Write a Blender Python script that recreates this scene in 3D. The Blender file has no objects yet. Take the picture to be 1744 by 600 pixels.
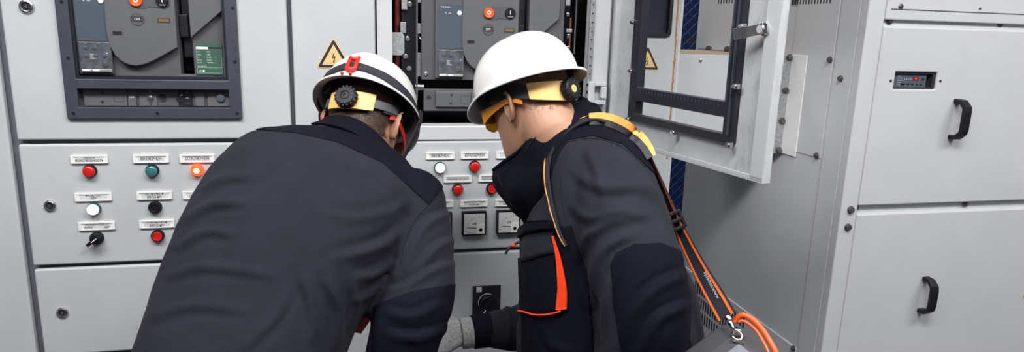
import bpy, bmesh, math, random
import numpy as np
from mathutils import Vector, noise as mnoise
random.seed(7)
SC = bpy.context.scene
COL = SC.collection

# ------------------------------------------------------------------ camera
FPX = 1160.0
CP = np.array([872.0, 300.0])
def nrm(v):
    v = np.asarray(v, float)
    return v / np.linalg.norm(v)
_V = nrm([711 - 872, 5611 - 300, FPX])
_H = np.array([5900 - 872, 172 - 300, FPX])
_D = np.array([600 - 872, 60 - 300, FPX])
_Y = nrm(_D - _V * (_D @ _V))
_X = nrm(nrm(_H - _V * (_H @ _V)) + np.cross(_V, _Y))
_Yw = np.cross(_X, -_V)
if _Yw[2] < 0: _Yw = -_Yw
R = np.stack([_X, _Yw, -_V])             # rows: world axes seen from the camera (x right, y down, z forward)
EYE = np.array([0, 0, 1.5])
def ray(px, py): return R @ np.array([px - CP[0], py - CP[1], FPX])
def atY(px, py, y):
    r = ray(px, py); return EYE + r * (y - EYE[1]) / r[1]
def atX(px, py, x):
    r = ray(px, py); return EYE + r * (x - EYE[0]) / r[0]
def atD(px, py, d): return EYE + ray(px, py) * d / FPX
def cdir(v): return nrm(R @ np.asarray(v, float))
cam = bpy.data.cameras.new('camera')
cam.sensor_fit = 'HORIZONTAL'; cam.sensor_width = 36.0
cam.lens = FPX * 36.0 / 1744.0
cam.clip_start = 0.05
camo = bpy.data.objects.new('camera', cam); COL.objects.link(camo)
from mathutils import Matrix
_cx, _cy, _cz = R[:, 0], -R[:, 1], -R[:, 2]
camo.matrix_world = Matrix(((_cx[0], _cy[0], _cz[0], EYE[0]), (_cx[1], _cy[1], _cz[1], EYE[1]), (_cx[2], _cy[2], _cz[2], EYE[2]), (0, 0, 0, 1)))
SC.camera = camo

# ------------------------------------------------------------------ world, lamps, exposure
SC.view_settings.view_transform = 'Standard'
SC.view_settings.look = 'None'
SC.view_settings.gamma = 1.0
SC.view_settings.use_curve_mapping = False
SC.view_settings.exposure = 0.25
wd = bpy.data.worlds.new('hall'); SC.world = wd; wd.use_nodes = True
wd.node_tree.nodes['Background'].inputs[0].default_value = (0.75, 0.82, 0.95, 1)
wd.node_tree.nodes['Background'].inputs[1].default_value = 0.25
LAMPS = [((-0.85, 0.60, 2.75), 1.4, 0.45, 44), ((0.75, 0.40, 2.75), 1.1, 0.45, 40), ((2.45, 0.30, 2.75), 1.4, 0.45, 30), ((0.3, -1.3, 2.85), 1.5, 0.5, 8), ((1.1, 3.2, 2.85), 1.2, 0.4, 20)]

# ------------------------------------------------------------------ materials
def mat(name, col, rough=0.5, metal=0.0, var=0.0, vscale=6.0, bump=0.0, bscale=200.0, emit=None, estr=0.0, trans=0.0, coat=0.0, sheen=0.0, dirt=None, alpha=1.0, stretch=None):
    m = bpy.data.materials.new(name); m.use_nodes = True
    nt = m.node_tree; b = nt.nodes['Principled BSDF']
    b.inputs['Base Color'].default_value = (*col, 1)
    b.inputs['Roughness'].default_value = rough
    b.inputs['Metallic'].default_value = metal
    b.inputs['Transmission Weight'].default_value = trans
    b.inputs['Coat Weight'].default_value = coat
    b.inputs['Sheen Weight'].default_value = sheen
    b.inputs['Alpha'].default_value = alpha
    if emit:
        b.inputs['Emission Color'].default_value = (*emit, 1); b.inputs['Emission Strength'].default_value = estr
    co = None
    def coords():
        g = nt.nodes.new('ShaderNodeNewGeometry')
        if stretch:
            mp = nt.nodes.new('ShaderNodeMapping'); mp.inputs['Scale'].default_value = stretch
            nt.links.new(g.outputs['Position'], mp.inputs['Vector']); return mp.outputs[0]
        return g.outputs['Position']
    if var > 0 or bump > 0 or dirt: co = coords()
    if var > 0 or dirt:
        n = nt.nodes.new('ShaderNodeTexNoise'); n.inputs['Scale'].default_value = vscale; n.inputs['Detail'].default_value = 6; n.inputs['Roughness'].default_value = 0.65
        nt.links.new(co, n.inputs['Vector'])
        r = nt.nodes.new('ShaderNodeMapRange'); r.inputs[1].default_value = 0.3; r.inputs[2].default_value = 0.7; r.inputs[3].default_value = 1 - var; r.inputs[4].default_value = 1 + var * 0.6
        nt.links.new(n.outputs['Fac'], r.inputs[0])
        mx = nt.nodes.new('ShaderNodeMix'); mx.data_type = 'RGBA'; mx.blend_type = 'MULTIPLY'; mx.inputs[0].default_value = 1
        mx.inputs[6].default_value = (*col, 1)
        nt.links.new(r.outputs[0], mx.inputs[7])
        out = mx.outputs[2]
        if dirt:                                   # scuffs and specks that belong to the paint
            n2 = nt.nodes.new('ShaderNodeTexNoise'); n2.inputs['Scale'].default_value = dirt[0]; n2.inputs['Detail'].default_value = 8; n2.inputs['Roughness'].default_value = 0.7
            mp = nt.nodes.new('ShaderNodeMapping'); mp.inputs['Scale'].default_value = (1, 1, 0.45)
            nt.links.new(co, mp.inputs['Vector']); nt.links.new(mp.outputs[0], n2.inputs['Vector'])
            r2 = nt.nodes.new('ShaderNodeMapRange'); r2.inputs[1].default_value = dirt[1]; r2.inputs[2].default_value = dirt[1] + 0.12; r2.inputs[3].default_value = 0; r2.inputs[4].default_value = dirt[2]
            nt.links.new(n2.outputs['Fac'], r2.inputs[0])
            m2 = nt.nodes.new('ShaderNodeMix'); m2.data_type = 'RGBA'; m2.inputs[7].default_value = (col[0] * .35, col[1] * .35, col[2] * .38, 1)
            nt.links.new(r2.outputs[0], m2.inputs[0]); nt.links.new(out, m2.inputs[6]); out = m2.outputs[2]
        nt.links.new(out, b.inputs['Base Color'])
    if bump > 0:
        n = nt.nodes.new('ShaderNodeTexNoise'); n.inputs['Scale'].default_value = bscale; n.inputs['Detail'].default_value = 3
        nt.links.new(co, n.inputs['Vector'])
        bp = nt.nodes.new('ShaderNodeBump'); bp.inputs['Strength'].default_value = bump; bp.inputs['Distance'].default_value = 0.002
        nt.links.new(n.outputs['Fac'], bp.inputs['Height']); nt.links.new(bp.outputs[0], b.inputs['Normal'])
    return m
def fabric(name, col, scale=900.0, var=0.18, rough=0.82, sheen=0.02):
    m = mat(name, col, rough, var=var, vscale=14, sheen=sheen)
    nt = m.node_tree; b = nt.nodes['Principled BSDF']
    b.inputs['Sheen Roughness'].default_value = 0.5
    b.inputs['Specular IOR Level'].default_value = 0.12
    g = nt.nodes.new('ShaderNodeNewGeometry')
    w = nt.nodes.new('ShaderNodeTexNoise'); w.inputs['Scale'].default_value = scale; w.inputs['Detail'].default_value = 2
    w2 = nt.nodes.new('ShaderNodeTexNoise'); w2.inputs['Scale'].default_value = 38; w2.inputs['Detail'].default_value = 4; w2.inputs['Distortion'].default_value = 0.6
    ad = nt.nodes.new('ShaderNodeMath'); ad.operation = 'MULTIPLY_ADD'; ad.inputs[1].default_value = 2.2
    nt.links.new(g.outputs['Position'], w.inputs['Vector']); nt.links.new(g.outputs['Position'], w2.inputs['Vector'])
    nt.links.new(w2.outputs['Fac'], ad.inputs[0]); nt.links.new(w.outputs['Fac'], ad.inputs[2])
    bp = nt.nodes.new('ShaderNodeBump'); bp.inputs['Strength'].default_value = 0.35; bp.inputs['Distance'].default_value = 0.0015
    nt.links.new(ad.outputs[0], bp.inputs['Height']); nt.links.new(bp.outputs[0], b.inputs['Normal'])
    return m
M = {}
M['paint'] = mat('grey_paint', (0.50, 0.525, 0.55), 0.42, var=0.06, vscale=5, bump=0.10, bscale=420, dirt=(26, 0.66, 0.45))
M['paint2'] = mat('pale_paint', (0.56, 0.575, 0.60), 0.40, var=0.05, vscale=4, bump=0.08, bscale=420, dirt=(20, 0.68, 0.35))
M['paintworn'] = mat('worn_grey_paint', (0.49, 0.51, 0.535), 0.45, var=0.12, vscale=11, bump=0.10, bscale=300, dirt=(17, 0.57, 0.42))
M['seam'] = mat('seam_grey', (0.16, 0.165, 0.20), 0.6, var=0.1)
M['inner'] = mat('dark_interior', (0.018, 0.02, 0.03), 0.7)  # near-black also paints the shade inside slots and holes built as solid pieces
M['bezel'] = mat('slate_plastic', (0.045, 0.05, 0.072), 0.5, var=0.15, vscale=40, bump=0.1, bscale=900)
M['bez2'] = mat('black_plastic', (0.012, 0.013, 0.022), 0.45)
M['brk'] = mat('graphite_plastic', (0.085, 0.088, 0.10), 0.55, var=0.06, vscale=20, bump=0.12, bscale=1500)
M['brk2'] = mat('graphite_plastic_light', (0.11, 0.115, 0.13), 0.5, var=0.05, vscale=20, bump=0.12, bscale=1500)
M['disp'] = mat('display_grey', (0.075, 0.095, 0.125), 0.3)
M['clearpl'] = mat('smoky_cover', (0.10, 0.105, 0.125), 0.2, var=0.5, vscale=60, coat=0.4)
M['steel'] = mat('bright_steel', (0.62, 0.62, 0.62), 0.25, 1.0, var=0.1, vscale=60)
M['zinc'] = mat('galvanised', (0.50, 0.52, 0.54), 0.45, 0.75, var=0.35, vscale=130)
M['chrome'] = mat('chrome', (0.72, 0.72, 0.74), 0.13, 1.0)
M['bolt'] = mat('dull_bolt', (0.16, 0.15, 0.15), 0.45, 0.7, var=0.4, vscale=90)
M['white'] = mat('white_plastic_lit_flange', (0.80, 0.80, 0.80), 0.4)  # also puts light into the colour of the bridging angle flange
M['paper'] = mat('label_paper', (0.62, 0.63, 0.65), 0.6, var=0.08, vscale=30)
M['ink'] = mat('black_ink', (0.012, 0.012, 0.018), 0.6)
M['winkg'] = mat('faded_print', (0.30, 0.30, 0.32), 0.6)
M['wink'] = mat('white_ink', (0.75, 0.75, 0.75), 0.6)
M['red'] = mat('red_lens', (0.62, 0.012, 0.008), 0.25, coat=0.5)
M['redlit'] = mat('lit_red_lens', (0.8, 0.06, 0.02), 0.25, emit=(1.0, 0.10, 0.03), estr=1.1)
M['hot'] = mat('lamp_glow', (1, 0.6, 0.3), 0.3, emit=(1.0, 0.55, 0.22), estr=1.6)
M['teal'] = mat('teal_lens', (0.035, 0.16, 0.18), 0.25, coat=0.5)
M['green'] = mat('dark_green_ring', (0.01, 0.07, 0.055), 0.4)
M['lampw'] = mat('lit_white_lens', (0.9, 0.9, 0.88), 0.3, emit=(1, 1, 0.97), estr=0.75)
M['knob'] = mat('black_knob', (0.007, 0.008, 0.013), 0.5)
M['knob'].node_tree.nodes['Principled BSDF'].inputs['Specular IOR Level'].default_value = 0.3
M['sidegrey'] = mat('grey_headband', (0.07, 0.07, 0.075), 0.5)
M['blue'] = mat('blue_dial', (0.055, 0.16, 0.30), 0.4)
M['plate'] = mat('green_nameplate', (0.05, 0.115, 0.085), 0.4)
M['amber'] = mat('amber_window', (0.20, 0.12, 0.04), 0.4)
M['win'] = mat('grey_window', (0.06, 0.06, 0.065), 0.15)
M['yellow'] = mat('warning_yellow', (0.74, 0.53, 0.24), 0.5, var=0.06)
M['amberS'] = mat('deep_warning_yellow', (0.60, 0.30, 0.05), 0.5)
M['cable'] = mat('red_conduit', (0.16, 0.015, 0.02), 0.5)
M['rust'] = mat('rust_sealant', (0.42, 0.22, 0.07), 0.8, var=0.5, vscale=90)
M['wood'] = mat('dusty_brown_top', (0.30, 0.22, 0.15), 0.8, var=0.3, vscale=25)
M['hat'] = mat('white_helmet_shell', (0.70, 0.695, 0.68), 0.28, var=0.03, vscale=9, coat=0.3)
M['hatin'] = mat('helmet_inside', (0.42, 0.42, 0.43), 0.5)
M['web'] = mat('black_webbing', (0.012, 0.013, 0.022), 0.7, bump=0.3, bscale=700)
M['band'] = mat('yellow_headband', (0.74, 0.47, 0.16), 0.45, var=0.08, vscale=30)
M['orange'] = mat('orange_plastic', (0.80, 0.10, 0.012), 0.4)
M['redpl'] = mat('red_plastic', (0.65, 0.02, 0.012), 0.35)
M['lensy'] = mat('amber_lens', (0.75, 0.33, 0.02), 0.1, trans=0.55, coat=0.5)
M['skin'] = mat('skin', (0.38, 0.200, 0.130), 0.5, var=0.12, vscale=24, bump=0.12, bscale=500)
M['skin'].node_tree.nodes['Principled BSDF'].inputs['Subsurface Weight'].default_value = 0.06
M['skin'].node_tree.nodes['Principled BSDF'].inputs['Subsurface Radius'].default_value = (0.01, 0.004, 0.002)
M['hair'] = mat('brown_hair', (0.06, 0.034, 0.022), 0.5, var=0.4, vscale=120)
M['stub'] = mat('cropped_hair', (0.20, 0.12, 0.085), 0.6, var=0.3, vscale=200)
M['jk'] = fabric('charcoal_twill', (0.0132, 0.0138, 0.0215))
M['jk2'] = fabric('charcoal_twill_right', (0.0168, 0.0174, 0.0265))
M['jb'] = fabric('black_twill', (0.0026, 0.0030, 0.0085), sheen=0.0)
M['jo'] = fabric('orange_cloth', (0.75, 0.05, 0.012), 500)
M['glove'] = mat('grey_knit', (0.30, 0.30, 0.31), 0.9, var=0.5, vscale=220, bump=0.9, bscale=420, sheen=0.2)
M['strapb'] = mat('black_strap', (0.010, 0.011, 0.020), 0.6, bump=0.3, bscale=900)
M['strapo'] = mat('orange_strap_edge', (0.78, 0.14, 0.02), 0.55)
M['pad'] = mat('orange_shoulder_pad', (0.72, 0.36, 0.08), 0.6, var=0.1, vscale=30)
M['case'] = mat('grey_case_plastic', (0.045, 0.046, 0.052), 0.42, var=0.08, vscale=40, bump=0.15, bscale=900)
M['case2'] = mat('silver_label', (0.16, 0.17, 0.20), 0.4)
M['fwire'] = mat('fence_wire', (0.10, 0.12, 0.18), 0.5, 0.5)
M['bluew'] = mat('blue_sheet', (0.012, 0.040, 0.19), 0.5, var=0.2, vscale=5)
M['wallw'] = mat('plaster_wall', (0.36, 0.37, 0.40), 0.8, var=0.1, vscale=3, bump=0.2, bscale=60)
M['floor'] = mat('concrete_floor', (0.06, 0.065, 0.085), 0.55, var=0.25, vscale=3, bump=0.2, bscale=50)
M['boot'] = mat('black_leather', (0.015, 0.014, 0.014), 0.5)
M['eye'] = mat('eye_white', (0.75, 0.72, 0.70), 0.2)
M['lamp'] = mat('lamp_diffuser', (1, 1, 1), 0.5, emit=(1, 0.98, 0.95), estr=4.0)

# ------------------------------------------------------------------ mesh helpers
def basis(ax):
    a = nrm(ax); t = np.array([0, 0, 1.0]) if abs(a[2]) < 0.9 else np.array([1.0, 0, 0])
    u = nrm(np.cross(t, a)); return a, u, np.cross(a, u)
class MB:
    def __init__(s): s.v = []; s.f = []; s.m = []; s.s = []
    def add(s, vs, fs, m=0, sm=False):
        o = len(s.v); s.v.extend([tuple(map(float, p)) for p in vs])
        for f in fs:
            s.f.append(tuple(i + o for i in f)); s.m.append(m); s.s.append(sm)
        return s
    def box(s, x0, x1, y0, y1, z0, z1, m=0):
        v = [(x, y, z) for z in (z0, z1) for y in (y0, y1) for x in (x0, x1)]
        return s.add(v, [(0, 2, 3, 1), (4, 5, 7, 6), (0, 1, 5, 4), (2, 6, 7, 3), (0, 4, 6, 2), (1, 3, 7, 5)], m)
    def obox(s, c, ax, ay, az, hx, hy, hz, m=0):          # oriented box
        c = np.asarray(c, float); v = [c + ax * hx * i + ay * hy * j + az * hz * k for k in (-1, 1) for j in (-1, 1) for i in (-1, 1)]
        return s.add(v, [(0, 2, 3, 1), (4, 5, 7, 6), (0, 1, 5, 4), (2, 6, 7, 3), (0, 4, 6, 2), (1, 3, 7, 5)], m)
    def grid(s, xs, zs, hole, y0, y1, m=0):               # flat plate of cells with openings
        nx, nz = len(xs), len(zs); vi = lambda i, j, k: (j * nx + i) * 2 + k
        v = [(xs[i], (y0, y1)[k], zs[j]) for j in range(nz) for i in range(nx) for k in (0, 1)]
        sol = lambda i, j: 0 <= i < nx - 1 and 0 <= j < nz - 1 and not hole(i, j)
        f = []
        for j in range(nz - 1):
            for i in range(nx - 1):
                if not sol(i, j): continue
                f.append((vi(i, j, 0), vi(i + 1, j, 0), vi(i + 1, j + 1, 0), vi(i, j + 1, 0)))
                f.append((vi(i, j, 1), vi(i, j + 1, 1), vi(i + 1, j + 1, 1), vi(i + 1, j, 1)))
                if not sol(i - 1, j): f.append((vi(i, j, 0), vi(i, j + 1, 0), vi(i, j + 1, 1), vi(i, j, 1)))
                if not sol(i + 1, j): f.append((vi(i + 1, j, 0), vi(i + 1, j, 1), vi(i + 1, j + 1, 1), vi(i + 1, j + 1, 0)))
                if not sol(i, j - 1): f.append((vi(i, j, 0), vi(i, j, 1), vi(i + 1, j, 1), vi(i + 1, j, 0)))
                if not sol(i, j + 1): f.append((vi(i, j + 1, 0), vi(i + 1, j + 1, 0), vi(i + 1, j + 1, 1), vi(i, j + 1, 1)))
        return s.add(v, f, m)
    def prism(s, poly, y0, y1, m=0):                       # polygon in XZ, counter-clockwise seen from -Y
        n = len(poly); v = [(x, y0, z) for x, z in poly] + [(x, y1, z) for x, z in poly]
        f = [tuple(range(n)), tuple(range(2 * n - 1, n - 1, -1))] + [(i, i + n, (i + 1) % n + n, (i + 1) % n) for i in range(n)]
        return s.add(v, f, m)
    def lathe(s, c, ax, prof, seg=24, m=0, smooth=False):  # prof: (r, h[, mat])
        a, u, w = basis(ax); c = np.asarray(c, float)
        ring = lambda r, h: [c + a * h + (u * math.cos(t) + w * math.sin(t)) * r for t in [2 * math.pi * k / seg for k in range(seg)]]
        if smooth:
            v = []
            for p in prof: v += ring(p[0], p[1])
            o = len(s.v); s.v.extend([tuple(p) for p in v])
            for i in range(len(prof) - 1):
                mm = prof[i + 1][2] if len(prof[i + 1]) > 2 else m
                for k in range(seg):
                    k2 = (k + 1) % seg
                    s.f.append((o + i * seg + k, o + i * seg + k2, o + (i + 1) * seg + k2, o + (i + 1) * seg + k)); s.m.append(mm); s.s.append(True)
            return s
        for i in range(len(prof) - 1):
            (r0, h0), (r1, h1) = prof[i][:2], prof[i + 1][:2]; mm = prof[i + 1][2] if len(prof[i + 1]) > 2 else m
            flat = abs(h1 - h0) < 1e-7
            if r1 < 1e-6: s.add(ring(r0, h0), [tuple(range(seg))], mm)
            elif r0 < 1e-6: s.add(ring(r1, h1), [tuple(range(seg - 1, -1, -1))], mm)
            else:
                v = ring(r0, h0) + ring(r1, h1)
                s.add(v, [(k, (k + 1) % seg, seg + (k + 1) % seg, seg + k) for k in range(seg)], mm, not flat)
        return s
    def cyl(s, p0, p1, r, seg=16, m=0, r1=None):
        p0 = np.asarray(p0, float); d = np.asarray(p1, float) - p0; L = np.linalg.norm(d)
        r1 = r if r1 is None else r1
        return s.lathe(p0, d, [(0, 0), (r, 0), (r1, L), (0, L)], seg, m)
    def tube(s, pts, rad, seg=10, m=0, closed=False, flat=None):   # swept tube, rad scalar or list; flat=(vec, ratio)
        pts = [np.asarray(p, float) for p in pts]; n = len(pts)
        rad = [rad] * n if np.isscalar(rad) else rad
        rings = []; up = None
        for i in range(n):
            t = nrm((pts[(i + 1) % n] if (closed or i < n - 1) else pts[i]) - (pts[i - 1] if (closed or i > 0) else pts[i]))
            if up is None: _, up, _ = basis(t)
            up = nrm(up - t * (up @ t)); w = np.cross(t, up)
            rings.append([pts[i] + (up * math.cos(a) + w * math.sin(a)) * rad[i] for a in [2 * math.pi * k / seg for k in range(seg)]])
        v = [p for r in rings for p in r]; f = []
        for i in range(n if closed else n - 1):
            j = (i + 1) % n
            for k in range(seg):
                k2 = (k + 1) % seg; f.append((i * seg + k, i * seg + k2, j * seg + k2, j * seg + k))
        if not closed: f += [tuple(range(seg - 1, -1, -1)), tuple((n - 1) * seg + k for k in range(seg))]
        return s.add(v, f, m, True)
    def loft(s, rings, m=0, cap=True, smooth=True):
        n = len(rings[0]); v = [p for r in rings for p in r]; f = []
        for i in range(len(rings) - 1):
            for k in range(n):
                k2 = (k + 1) % n; f.append((i * n + k, i * n + k2, (i + 1) * n + k2, (i + 1) * n + k))
        if cap: f += [tuple(range(n - 1, -1, -1)), tuple((len(rings) - 1) * n + k for k in range(n))]
        return s.add(v, f, m, smooth)
    def strip(s, A, B, th, m=0, smooth=True):              # ribbon between polylines A and B with thickness
        A = [np.asarray(p, float) for p in A]; B = [np.asarray(p, float) for p in B]; n = len(A); rings = []
        for i in range(n):
            t = (A[min(i + 1, n - 1)] - A[max(i - 1, 0)]); w = B[i] - A[i]; nn = nrm(np.cross(t, w)) * th / 2
            rings.append([A[i] + nn, B[i] + nn, B[i] - nn, A[i] - nn])
        for k in range(4):
            k2 = (k + 1) % 4
            v = [r[k] for r in rings] + [r[k2] for r in rings]
            s.add(v, [(i, i + 1, n + i + 1, n + i) for i in range(n - 1)], m, smooth)
        s.add(rings[0], [(0, 1, 2, 3)], m); s.add(rings[-1], [(3, 2, 1, 0)], m)
        return s
    def sphere(s, c, r, seg=16, m=0, sx=(1, 1, 1)):
        c = np.asarray(c, float); v = []; f = []; nr = seg // 2
        for i in range(nr + 1):
            ph = math.pi * i / nr
            for k in range(seg):
                t = 2 * math.pi * k / seg
                v.append(c + np.array([math.sin(ph) * math.cos(t) * sx[0], math.sin(ph) * math.sin(t) * sx[1], math.cos(ph) * sx[2]]) * r)
        for i in range(nr):
            for k in range(seg):
                k2 = (k + 1) % seg; f.append((i * seg + k, (i + 1) * seg + k, (i + 1) * seg + k2, i * seg + k2))
        return s.add(v, f, m, True)
    def text(s, txt, x, y, z, size, m=0, align='CENTER', sx=1.0, fr=None):   # reads from -Y; fr=(origin,right,up) overrides
        vs, fs = text_geo(txt, align)
        if fr is None: v = [(x + p[0] * size * sx, y, z + p[1] * size) for p in vs]
        else:
            o, r_, u_ = fr; v = [o + r_ * p[0] * size * sx + u_ * p[1] * size for p in vs]
        return s.add(v, fs, m)
_tc = {}
def text_geo(t, align='CENTER'):
    if (t, align) in _tc: return _tc[(t, align)]
    cu = bpy.data.curves.new('t', 'FONT'); cu.body = t; cu.align_x = align; cu.align_y = 'CENTER'; cu.size = 1.0; cu.resolution_u = 2; cu.offset = 0.012
    o = bpy.data.objects.new('t', cu); COL.objects.link(o)
    dg = bpy.context.evaluated_depsgraph_get(); me = bpy.data.meshes.new_from_object(o.evaluated_get(dg))
    r = ([tuple(v.co) for v in me.vertices], [tuple(p.vertices) for p in me.polygons])
    bpy.data.objects.remove(o); bpy.data.curves.remove(cu); bpy.data.meshes.remove(me)
    _tc[(t, align)] = r; return r
WL = {}                                                    # world location of every object made
def obj(name, mb, mats, parent=None, bevel=0.0, origin=None, label=None, seg=2):
    if not isinstance(mats, (list, tuple)): mats = [mats]
    v = np.array(mb.v); lo, hi = v.min(0), v.max(0)
    org = np.array([(lo[0] + hi[0]) / 2, (lo[1] + hi[1]) / 2, lo[2]]) if origin is None else np.asarray(origin, float)
    me = bpy.data.meshes.new(name); me.from_pydata([tuple(p) for p in (v - org)], [], mb.f)
    for m_ in mats: me.materials.append(M[m_] if isinstance(m_, str) else m_)
    me.polygons.foreach_set('material_index', mb.m); me.polygons.foreach_set('use_smooth', mb.s); me.update()
    return link(name, me, org, parent, bevel, label, seg)
def link(name, me, org, parent=None, bevel=0.0, label=None, seg=2):
    o = bpy.data.objects.new(name, me); COL.objects.link(o)
    if parent: o.parent = parent; o.location = Vector(org - WL[parent.name])
    else: o.location = Vector(org)
    WL[o.name] = np.asarray(org, float)
    if bevel:
        b = o.modifiers.new('bevel', 'BEVEL'); b.width = bevel; b.segments = seg; b.limit_method = 'ANGLE'; b.angle_limit = 0.6
    if label: o['label'] = label
    return o
def thing(name, label, cat, loc, group=None):
    o = bpy.data.objects.new(name, None); COL.objects.link(o); o.location = Vector(loc); o.empty_display_size = 0.05
    WL[o.name] = np.asarray(loc, float); return tag(o, label, cat, group)
def tag(o, label, cat, group=None):
    o['label'] = label; o['category'] = cat
    if group: o['group'] = group
    return o
def copy_part(o, parent, org, name=None):
    c = o.copy(); COL.objects.link(c); c.parent = parent; c.location = Vector(np.asarray(org) - WL[parent.name]); WL[c.name] = np.asarray(org, float); return c
def copy_tree(o, parent, d):
    c = o.copy(); COL.objects.link(c); c.parent = parent
    WL[c.name] = WL[o.name] + d
    c.location = Vector(WL[c.name] - (WL[parent.name] if parent else 0))
    for ch in list(o.children): copy_tree(ch, c, d)
    return c
def struct(name, mb, mats, parent=None, bevel=0.0):
    o = obj(name, mb, mats, parent, bevel)
    if parent is None: o['kind'] = 'structure'
    return o

# ------------------------------------------------------------------ the hall
struct('floor', MB().box(-4, 5, -3.5, 5, -0.1, 0), 'floor')
struct('ceiling', MB().box(-4, 5, -3.5, 5, 3.2, 3.3), 'wallw')
struct('wall_left', MB().box(-4.1, -4, -3.5, 5, 0, 3.2), 'wallw')
struct('wall_right', MB().box(5, 5.1, -3.5, 5, 0, 3.2), 'wallw')
struct('wall_back', MB().box(-4.1, 5.1, -3.6, -3.5, 0, 3.2), 'wallw')
wf = struct('wall_front', MB().box(-4.1, 5.1, 5, 5.1, 0, 3.2), 'wallw')
for k_, ((cx, cy, cz), lx, ly, pw) in enumerate(LAMPS):
    t = tag(bpy.data.objects.new('ceiling_lamp', None), ('white ceiling lamp high above the left cabinets', 'white ceiling lamp high above the open cabinet', 'white ceiling lamp high above the right cabinet', 'white ceiling lamp behind the viewer', 'white ceiling lamp over the passage behind the cabinets')[k_], 'lamp', 'fluorescent lamps under the ceiling'); COL.objects.link(t)
    t.location = (cx, cy, cz); WL[t.name] = np.array([cx, cy, cz])
    obj('housing', MB().box(cx - lx / 2 - .03, cx + lx / 2 + .03, cy - ly / 2 - .03, cy + ly / 2 + .03, cz + .02, 3.2), 'white', t, .01)
    obj('diffuser', MB().box(cx - lx / 2, cx + lx / 2, cy - ly / 2, cy + ly / 2, cz + .005, cz + .02), 'lamp', t)
    L = bpy.data.lights.new('tube_light', 'AREA'); L.shape = 'RECTANGLE'; L.size = lx; L.size_y = ly; L.energy = pw; L.color = (1.0, 0.985, 0.96)
    lo = bpy.data.objects.new('tube_light', L); COL.objects.link(lo); lo.parent = t; lo.location = (0, 0, -0.002)
# ------------------------------------------------------------------ switchgear row, faces at Y = F
F = 1.9; TOP = 2.1; DT = 0.02
ZU, ZC1, ZC0, ZL1 = 1.190, 1.1785, 0.861, 0.850            # upper door bottom, control door top / bottom, lower door top
ZL0 = float(atY(240, 596, F)[2]); ZB1 = ZL0 - 0.012
def pw(px, py, y=F): p = atY(px, py, y); return float(p[0]), float(p[2])
def door(name, x0, x1, z0, z1, parent, mt='paint', hole=None, y=F):
    if hole:
        hx0, hx1, hz0, hz1 = hole
        mb = MB().grid([x0, hx0, hx1, x1], [z0, hz0, hz1, z1], lambda i, j: i == 1 and j == 1, y, y + DT)
    else: mb = MB().box(x0, x1, y, y + DT, z0, z1)
    return obj(name, mb, mt, parent, 0.005, origin=((x0 + x1) / 2, y, z0), seg=3)
def lockmesh(x, z, y=F, r=0.0145):
    mb = MB().lathe((x, y, z), (0, -1, 0), [(r * 1.0, 0, 0), (r, 0.003, 0), (r * .93, .0055, 0), (r * .72, .007, 0), (r * .62, .0065, 0), (r * .58, .003, 1), (0, .003, 1)], 28, 0)
    return mb.box(x - .0022, x + .0022, y - .0062, y - .003, z - .004, z + .004, 2)
def lock(px, py, parent, x=None, r=0.0145):
    xx, zz = pw(px, py)
    return obj('quarter_turn_lock', lockmesh(xx, zz, r=r), ['steel', 'inner', 'bolt'], parent)
def plate(px, py, lines, parent, w=.078, h=.0175, sz=.0086, sx=.84):
    x, z = pw(px, py)
    mb = MB().box(x - w / 2, x + w / 2, F - .004, F, z - h / 2, z + h / 2, 0)
    for a in ((-1, 0), (1, 0)):
        mb.box(x + a[0] * w / 2 - .0035, x + a[0] * w / 2 + .0035, F - .0055, F - .0002, z - h / 2 - .0015, z + h / 2 + .0015, 0)
    mb.box(x - w / 2, x + w / 2, F - .006, F - .0002, z + h / 2 - .0018, z + h / 2 + .0018, 0).box(x - w / 2, x + w / 2, F - .006, F - .0002, z - h / 2 - .0018, z - h / 2 + .0012, 0)
    mb.box(x - w / 2 + .0075, x + w / 2 - .0075, F - .0045, F - .004, z - h / 2 + .0022, z + h / 2 - .0022, 1)
    n = len(lines)
    for i, l in enumerate(lines):
        zz = z + ((n - 1) / 2 - i) * sz * .92
        if isinstance(l, tuple):
            mb.text(l[0], x - w / 2 + .010, F - .0048, zz, sz * .9, 2, 'LEFT', sx); mb.text(l[1], x + w / 2 - .010, F - .0048, zz, sz * .9, 2, 'RIGHT', sx)
        else: mb.text(l, x, F - .0048, zz, sz, 2, 'CENTER', sx)
    return obj('label_plate', mb, ['white', 'paper', 'ink'], parent)
BR = .0165
def pilot(px, py, parent, ring, lens, hot=None, name='pilot_lamp', label=None, r=BR):
    x, z = pw(px, py)
    mb = MB().lathe((x, F, z), (0, -1, 0), [(r, 0, 0), (r, .007, 0), (r * .90, .010, 0), (r * .84, .010, 0)], 28)
    mb.lathe((x, F, z), (0, -1, 0), [(r * .86, .009, 1), (r * .84, .0145, 1), (r * .76, .0165, 1), (r * .6, .0175, 1), (0, .018, 1)], 28, 1, smooth=True)
    ms = [ring, lens]
    if hot: mb.lathe((x, F, z), (0, -1, 0), [(r * .5, .0172, 2), (r * .35, .0186, 2), (0, .0192, 2)], 20, 2, smooth=True); ms.append(hot)
    return obj(name, mb, ms, parent, label=label)
def button(px, py, parent, cap, label=None, r=BR):
    x, z = pw(px, py)
    mb = MB().lathe((x, F, z), (0, -1, 0), [(r, 0, 0), (r, .008, 0), (r * .88, .012, 0), (r * .80, .012, 0), (r * .78, .006, 0)], 28)
    mb.lathe((x, F, z), (0, -1, 0), [(r * .76, .004, 1), (r * .76, .0125, 1), (r * .70, .0142, 1), (r * .60, .0142, 1), (r * .52, .0128, 1), (0, .0118, 1)], 28, 1)
    return obj('push_button', mb, ['knob', cap], parent, label=label)
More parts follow.
